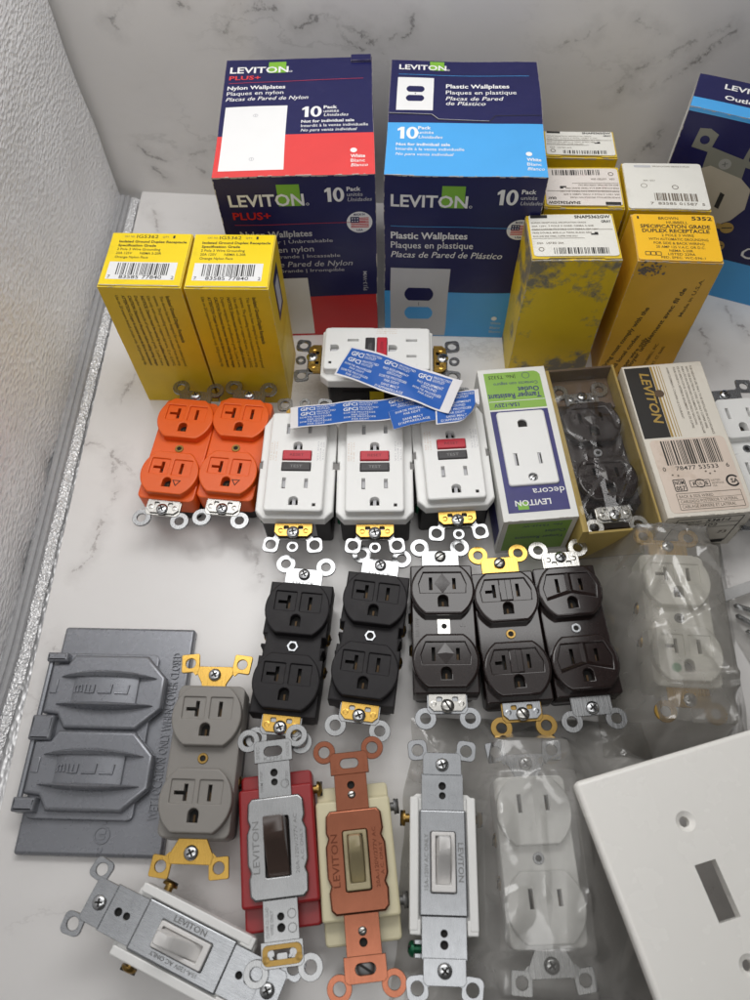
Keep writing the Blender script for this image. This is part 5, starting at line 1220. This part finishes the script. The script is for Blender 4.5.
# ================================================================== toggle switches
def toggle_switch(label, x, y, yaw, z, kind):
    t = thing('toggle_switch', label, 'switch', x, y, yaw, z, 'toggle switches laid out flat')
    P = dict(red=('red_body', 'steel', 'toggle_brown'), copper=('ivory', 'copper', 'ivory_dark'), white=('white', 'steel_dull', 'toggle_white'))[kind]
    body, strap, tog = P
    zs = 27.0
    m = MB()
    if kind == 'white':
        m.slab(rrect(-13.6, -27, 13.6, 27, 1.2), 3, 24.5, body, bevel=0.7)
        m.slab([(-15.2, -27), (-12, -29.4), (12, -29.4), (15.2, -27), (15.2, 27), (12, 29.4), (-12, 29.4), (-15.2, 27)], 17, 22.6, body, bevel=0.6)
        for sx in (-1, 1):
            m.box(sx * 13.2 - 2.0, -27.5, 22, sx * 13.2 + 2.0, 27.5, 27.4, body, 0.6, 0.8); m.box(sx * 12.6 - 2.4, -29, 22, sx * 12.6 + 2.4, -23, 27.2, body, 0.5, 0.6)
        m.box(-11, -22, 24, 11, 22, 25.3, body)
        m.slab(rrect(-11.5, -24, 11.5, 24, 2), 0, 3.1, body)
    else:
        hw = 17.2
        m.slab(rrect(-hw, -33.5, hw, 33.5, 2.0), 8, 18, body, bevel=1.0)
        m.slab(rrect(-hw - 0.4, -24, hw + 0.4, 26.5, 1.6), 8.2, 24.6, body, bevel=1.2, seg=3)
        m.slab(rrect(-hw + 1.5, -31, hw - 1.5, 31, 2), 0, 8.2, body, bevel=0.4)
    m.build('switch_body', t)
    m = MB()
    hole = [rrect(-5.6, -12.5, 5.6, 12.5, 0.6)]
    if kind == 'white': out = rrect(-10.8, -22, 10.8, 22, 0.8)
    else:
        right_edge = [(13.0, -19.4), (13.4, -12.4), (12.4, -9.8), (13.8, -6.4), (13.8, 6.4), (12.4, 9.8), (13.4, 12.4), (13.0, 19.4), (11.0, 21.6)]
        out = right_edge + [(-px, py) for px, py in right_edge[::-1]]; out = out + [(-11.0, -21.6), (11.0, -21.6)]
        out = [(11.0, -21.6)] + right_edge + [(-px, py) for px, py in right_edge[::-1]] + [(-11.0, -21.6)]
    zt = zs + (0.0 if kind == 'white' else 0.6)
    m.slab(out, zt - 1.5, zt, strap, hole, bevel=0.9, seg=4, hole_bevel=0.5)
    sw = 9.8 if kind == 'white' else 7.7
    for sy in (1, -1):
        T = Matrix.Rotation(0 if sy > 0 else PI, 4, 'Z')
        m.slab([(-sw, 20.2), (sw, 20.2), (sw, 38), (-sw, 38)], zs - 1.9, zs - 0.55, strap, [circle(0, 32.5, 1.7, 14), circle(0, 28.2, 1.5, 14)] , bevel=0.15, seg=1, T=T)
        m.slab(circle(0, 32.5, 2.0, 12), zs - 3.2, zs - 2.2, 'void', T=T); m.slab(circle(0, 28.2, 1.8, 12), zs - 2.35, zs - 2.0, 'void', T=T)
        if sy > 0 or kind != 'x':
            w2 = 9.2
            hh = [rrect(-4.4, 40.2, 4.4, 44.6, 2.2)] if kind != 'white' else [circle(0, 42, 2, 12)]
            m.slab([(-w2, 37.4), (w2, 37.4), (w2, 46.2), (w2 - 1.5, 47.6), (-w2 + 1.5, 47.6), (-w2, 46.2)], zs - 1.2, zs + 0.1, strap, hh, bevel=0.2, seg=1, T=T)
        for sx in (-1, 1): ear(m, *( (T @ Vector((sx * 11.7, 48.6, 0)))[:2]), zs - 0.2, strap, 'round' if kind != 'white' else 'rsquare', *((T @ Vector((sx * 6.6, 45.2, 0)))[:2]), r=5.4, hole=2.7)
    Tz = Matrix.Translation((0, 0, zt)); ink = {'red': 'stamp', 'copper': 'copper', 'white': 'stamp'}[kind]; ex = 0.25
    if kind == 'white':
        m.text(Tz, 'LEVITON', 6.8, 8, 2.5, 16, 'stamp', -0.02, rot=-90, extrude=0.4); m.text(Tz, '15A-120V AC ONLY', -6.8, -11.5, 1.8, 23, 'stamp', -0.02, rot=90, extrude=0.3)
    else:
        m.text(Tz, 'LEVITON', -8.2, -10.5, 3.2, 22, 'stamp' if kind == 'red' else 'copper_dark', 0.02, rot=90, extrude=0.02 if kind == 'red' else 0.3)
        m.text(Tz, '20A-120V/277V AC', 9.6, -12, 1.7, 25, 'stamp' if kind == 'red' else 'copper_dark', 0.02, rot=90, extrude=0.02 if kind == 'red' else 0.25); m.text(Tz, 'A.C. ONLY', 12.0, -7, 1.5, 13.5, 'stamp' if kind == 'red' else 'copper_dark', 0.02, rot=90, extrude=0.02 if kind == 'red' else 0.25)
    Ts = Matrix.Translation((0, 0, zs - 0.5)); Te = Matrix.Translation((0, 0, zs + 0.1))
    if kind == 'red':
        m.text(Te, 'K22F2', 0, 38.2, 1.8, 9, 'stamp', 0.04, align='C'); m.text(Te, 'SPEC.', -6.6, 39.2, 1.6, 6.4, 'stamp', 0.04, rot=90); m.text(Te, 'GRADE', 7.9, 39.2, 1.6, 6.8, 'stamp', 0.04, rot=90)
        m.text(Ts, 'TERM. STRIP', -5.6, 24, 1.2, 9.5, 'stamp', 0.04, rot=90); m.text(Ts, 'CU OR CU CLAD', -5.4, -36, 1.4, 12, 'stamp', 0.04, rot=90); m.text(Ts, 'WIRE ONLY', -3.4, -35, 1.4, 9.5, 'stamp', 0.04, rot=90); m.text(Ts, 'LISTED', 6.6, 26, 1.3, 6.6, 'stamp', 0.04, rot=90)
        for yy in (27, -27.5, -33): m.poly(Ts, circle(4.9, yy, 2.0, 18), 'stamp', 0.04, [circle(4.9, yy, 1.65, 18)])
    else:
        for (xx, yy) in ((-5, 27), (5, 27), (5, -30)): m.slab([(px, py) for px, py in circle(xx, yy, 2.2, 18)], -0.02, 0.2, strap, [circle(xx, yy, 1.75, 18)], T=Ts)
        if kind == 'copper': m.text(Te, 'SPEC.', -6.4, 38.6, 1.6, 6.4, strap, -0.02, rot=90, extrude=0.3); m.text(Te, 'GRADE', 7.8, 38.6, 1.6, 6.8, strap, -0.02, rot=90, extrude=0.3)
        m.text(Ts, 'LISTED', -5.2, -36, 1.3, 7, strap, -0.02, rot=90, extrude=0.25)
    m.build('strap', t)
    m = MB()
    m.slab(rrect(-5.8, -12.8, 5.8, 12.8, 0.6), zs - 2.2, zs - 1.4, 'void') if kind == 'red' else m.slab(rrect(-5.2, -12.2, 5.2, 12.2, 0.6), zs - 3.5, zs - 2.6, tog)
    if kind != 'red': m.slab(rrect(-5.4, -12.3, 5.4, 12.3, 0.8), zs - 2.6, zs + 2.2, tog, [rrect(-3.5, -9.4, 3.5, 10.6, 0.4)], bevel=0.4); m.slab(rrect(-3.4, -9.2, 3.4, 10.4), zs - 2.5, zs - 1.9, 'ivory_dark' if kind == 'copper' else 'grey_ink')
    m.build('toggle_collar', t)
    m = MB()
    if kind == 'red': base = (5.0, -12.2, 12.0, zs - 1.2); tip = (4.7, 4.0, 12.4, zs + 13.0)
    else: base = (3.3, -9.0, 9.8, zs - 1.5); tip = (2.9, 3.6, 9.8, zs + 13.0)
    bw, b0, b1, bz_ = base; tw_, t0, t1, tz = tip
    rows = []
    for k in range(7):
        f = k / 6; rr = f ** 0.85
        wd = bw + (tw_ - bw) * f - (0.5 if k == 6 else 0); y0_ = b0 + (t0 - b0) * rr + (0.5 if k == 6 else 0); y1_ = b1 + (t1 - b1) * f - (0.7 if k == 6 else 0)
        zz = bz_ + (tz - bz_) * f; tilt = (0.0) 
        rows.append([(px, py, zz + (py - t0) * 0.10 * f) for px, py in rrect(-wd, y0_, wd, y1_, 1.0, 3)])
    vs = [p for r_ in rows for p in r_]; n = len(rows[0]); fs = []
    for i in range(6):
        for k in range(n): a = i * n + k; b_ = i * n + (k + 1) % n; fs.append((a, b_, b_ + n, a + n))
    fs.append(tuple(6 * n + k for k in range(n)))
    m.add(vs, fs, tog, smooth=True); m.build('toggle_lever', t, sharp=50)
    if kind == 'red':
        m = MB(); m.slab(rrect(-8.6, -46.6, 8.6, -38.6, 2.4), zs + 0.2, zs + 0.8, 'brass_dull', [rrect(-6.2, -44.2, 6.2, -40.6, 1.4)], bevel=0.15, seg=1)
        m.slab(rrect(-2.2, -44.4, 2.2, -42, 0.6), zs + 0.15, zs + 0.7, 'steel'); m.slab(rrect(-6.4, -43, -3.4, -40.9, .6), zs + 0.15, zs + 0.72, 'steel'); m.slab(rrect(3.4, -43, 6.4, -40.9, .6), zs + 0.15, zs + 0.72, 'steel')
        for sx in (-1, 1): m.lathe([(1.6, 0), (1.6, 0.4), (0.1, 0.6)], 'brass_dull', 12, T=Matrix.Translation((sx * 7.1, -44, zs + 0.8)))
        m.build('grounding_clip', t)
    if kind == 'copper':
        for yy in (28.2, -28.2): screw(t, 0, yy, zs - 0.5, 1.9, 'plain', 'nickel', 'rivet', h=1.2)
        screw(t, 0, -42.2, zs - 2.6, 4.0, 'slot', 'stamp', 'mounting_screw', ang=-35, h=2.2)
    if kind == 'white':
        screw(t, 0, 42, zs + 0.1, 3.2, 'phillips', 'screw', ang=20); screw(t, 0, -42, zs + 0.1, 3.2, 'phillips', 'screw', ang=50)
    xt = 15.2 if kind == 'white' else 17.4
    spots = {'red': ((1, 24, 'brass_dull'), (1, -20, 'brass_dull')), 'copper': ((1, 22, 'stamp'), (1, -18, 'stamp')), 'white': ((-1, 19, 'brass_dull'), (1, 19, 'brass_dull'))}[kind]
    for sx, yy, mm in spots:
        o = screw(t, sx * (xt + 2.0), yy, 17, 3.6, 'slot', mm, 'terminal_screw', ang=70, h=2.4); o.rotation_euler = (0, sx * PI / 2, 0)
    if kind == 'white':
        o = screw(t, -13.0, -34.5, 18, 3.4, 'slot', 'green_screw', 'grounding_screw', h=2.6); o.rotation_euler = (0, -PI / 2, 0)
        m = MB(); m.box(-12.6, -38, 16.5, -8, -31, 17.8, 'steel_dull', 0.2); m.build('grounding_tab', t)
    return t
toggle_switch('red bodied toggle switch with brown lever and silver strap', -50.2, 29.2, 4.8, 1.7, 'red')
toggle_switch('ivory toggle switch with copper coloured strap, between red and white switches', -14.0, 22.6, 4.0, 0, 'copper')
ws = toggle_switch('white toggle switch with galvanised strap, upright beside the copper one', 25.2, 20.5, -3.4, 0.9, 'white')
w2 = place_copy(ws, 'white toggle switch with galvanised strap, tilted at the bottom left corner', -91.0, -8.6, 65.2, 0)

# ================================================================== bagged receptacles
place = receptacle('cloudy white receptacle with green dot and brass strap, inside a plastic bag', 153.5, 128.5, -5.0, z=12, face='white_old', rear='white_old', style='tee', top='brass', bot='brass', hstyle='smooth', center='steel', dot=True, ear_x=12, terminal='brass')
bR = place
bB = receptacle('white two slot receptacle without ground holes, inside a grey plastic bag', 68.2, 20.5, 0.5, z=3.5, face='white', rear='white', style='two', top='steel_dull', bot='steel', hstyle='smooth', center='steel', top_ears='square', bot_ears='square', ear_x=13.5, wing=True)

def bag(label, x, y, yaw, outline_fn, W, D, obstacles, mt, seed, nx=90, ny=130, name='plastic_bag', amp=1.0):
    """a film that is relaxed over what lies in it"""
    X = np.linspace(-W / 2, W / 2, nx + 1); Y = np.linspace(-D / 2, D / 2, ny + 1); GX, GY = np.meshgrid(X, Y)
    ob = np.full(GX.shape, 0.8)
    for (x0, y0, x1, y1, z, soft) in obstacles:
        d = np.maximum(np.maximum(x0 - GX, GX - x1), np.maximum(y0 - GY, GY - y1)); ob = np.maximum(ob, np.where(d <= 0, z, 0.8))
    Hh = ob.copy(); 
    for it in range(420):
        A_ = Hh.copy(); A_[1:-1, 1:-1] = (Hh[:-2, 1:-1] + Hh[2:, 1:-1] + Hh[1:-1, :-2] + Hh[1:-1, 2:]) / 4
        A_[0, :] = 0.8; A_[-1, :] = 0.8; A_[:, 0] = 0.8; A_[:, -1] = 0.8
        Hh = np.maximum(A_, ob)
    cr = creases(seed * 31, W, D)
    vs = []; fs = []
    for j in range(ny + 1):
        for i in range(nx + 1):
            px, py = X[i], Y[j]; e = min(1.0, min(i, nx - i) / 10, min(j, ny - j) / 10)
            r1 = noise.ridged_multi_fractal(Vector((px / 26, py / 40, seed)), 1.0, 2.0, 4, 1.0, 2.0)
            r2 = noise.noise(Vector((px / 9, py / 15, seed + 5)))
            qx, qy = outline_fn(px, py)
            qx += noise.noise(Vector((py / 22, seed, 2.0))) * 2.2 * (1 - e) ; qy += noise.noise(Vector((px / 20, seed, 7.0))) * 2.2 * (1 - e)
            vs.append((qx, qy, Hh[j, i] + e * amp * (0.8 + 1.5 * cr(px, py) + r1 * 0.35 + r2 * 0.3) + (1 - e) * 0.3))
    for j in range(ny):
        for i in range(nx): a = j * (nx + 1) + i; fs.append((a, a + 1, a + nx + 2, a + nx + 1))
    m = MB(); m.add(vs, fs, mt, smooth=True)
    o = m.build(name, None, loc=(x, y, 0), rotz=R(yaw), sharp=70)
    tag(o, label, 'bag', 'clear bags over receptacles')
    return o
rec_obs = [(-19, -37, 19, 38, 44.6, 0), (-18, -53, 18, 53, 38.6, 0)]
bag('cloudy crumpled plastic bag around the receptacle with green dot', 156.0, 128.5, -5.0, lambda x, y: (x * (1.0 + 0.0008 * y), y), 80, 128, rec_obs, 'film_bag', 2.0)
bag('greyish clear plastic bag around the two slot receptacle, bottom centre', 72, 16, -3.0, lambda x, y: (x * (1.0 - 0.0012 * y) , y), 132, 144, [(-23, -33, 16, 42, 35.8, 0), (-22, -49, 15, 57, 29.2, 0)], 'film_grey', 6.0)

# bag of small screws at the right edge
t = thing('plastic_bag', 'small clear zip bag of loose screws at the right edge', 'bag', 222, 128, 17)
m = MB(); nu, nv = 30, 50; vs = []; fs = []
for j in range(nv + 1):
    for i in range(nu + 1):
        x = -24 + 48 * i / nu; y = -34 + 68 * j / nv; e = min(1, min(i, nu - i) / 5, min(j, nv - j) / 5)
        vs.append((x, y, 0.8 + e * (6 + 1.4 * noise.noise(Vector((x / 8, y / 9, 3))) + 1.2 * noise.ridged_multi_fractal(Vector((x / 14, y / 20, 5)), 1, 2, 3, 1, 2))))
for j in range(nv):
    for i in range(nu): a = j * (nu + 1) + i; fs.append((a, a + 1, a + nu + 2, a + nu + 1))
m.add(vs, fs, 'film_clear', smooth=True); m.build('bag_film', t, sharp=70)
m = MB()
m.slab([(-24, 27), (24, 27), (24, 33.5), (-20, 33.5), (-24, 31)], 7.2, 8.0, film('white_zip_film', haze=0.7, tint=(0.8, 0.8, 0.8), bump=0.3), bevel=0.4); m.build('zip_strip', t)
for k, (px, py, an, ln) in enumerate(((200.5, 146.5, -21, 24), (200.0, 140.5, -35, 25), (203.0, 131.0, -14, 22), (205, 120, -50, 22))):
    px += ln * math.cos(R(an)); py += ln * math.sin(R(an)); an += 180
    s_ = MB(); n = 44; prof = []
    s_.lathe([(0.1, -1.0), (3.0, -0.7), (3.0, 0), (1.55, 1.0)] + [(1.7 if q % 2 else 1.3, 1.0 + (ln - 1) * q / n) for q in range(n + 1)] + [(0.1, ln + 1.0)], 'screw', 12)
    o = s_.build('machine_screw'); o.matrix_world = Matrix.Translation(Vector((px, py, 3.6)) * S) @ Matrix.Rotation(R(an), 4, 'Z') @ Matrix.Rotation(PI / 2, 4, 'Y')
    tag(o, ('zinc machine screw in the small bag, highest of the four', 'zinc machine screw in the small bag, second from the top', 'zinc machine screw in the small bag, lying nearly level', 'zinc machine screw in the small bag, lowest and steepest')[k], 'screw', 'screws in the small bag')

# ================================================================== white switch wallplate
t = thing('switch_wallplate', 'large glossy white switch wallplate lying over the bags, bottom right', 'wallplate', 138.7, 4.9, 13.4, 38)
m = MB()
x0, x1, y0, y1 = -40.7, 86.5, -57, 56.6
def csk(cx_, cy_): return circle(cx_, cy_, 4.35, 24)
cols = (0.8, 46.8)
holes = []
for c_ in cols: holes += [rrect(c_ - 4.9, -11.4, c_ + 4.9, 11.2, 0.2), csk(c_ - 0.6, 28.2), csk(c_ - 0.2, -28.2)]
m.slab(rrect(x0, y0, x1, y1, 2.6, 6), 0.0, 5.6, 'white_plate', holes, bevel=2.3, seg=6, hole_bevel=0.0, bottom=True)
m.build('plate', t)
for c_ in cols:
    for yy, dx in ((28.2, -0.6), (-28.2, -0.2)):
        h = MB(); h.lathe([(3.9, 5.68), (3.6, 5.66), (2.45, 5.0), (2.25, 3.9)][::1], 'white_plate', 24, T=Matrix.Translation((c_ + dx, yy, 0))) if False else None
        n = 24; vs = []; fs = []
        for (r_, z_) in ((4.36, 5.5), (4.2, 5.35), (3.6, 4.9), (2.8, 4.2), (2.25, 3.8), (2.2, 0.4)):
            vs += [(c_ + dx + r_ * math.cos(2 * PI * k / n), yy + r_ * math.sin(2 * PI * k / n), z_) for k in range(n)]
        for i in range(5):
            for k in range(n): a = i * n + k; b_ = i * n + (k + 1) % n; fs.append((a, b_, b_ + n, a + n))
        h.add(vs, fs, 'white_plate', smooth=True); h.build('screw_hole', t)
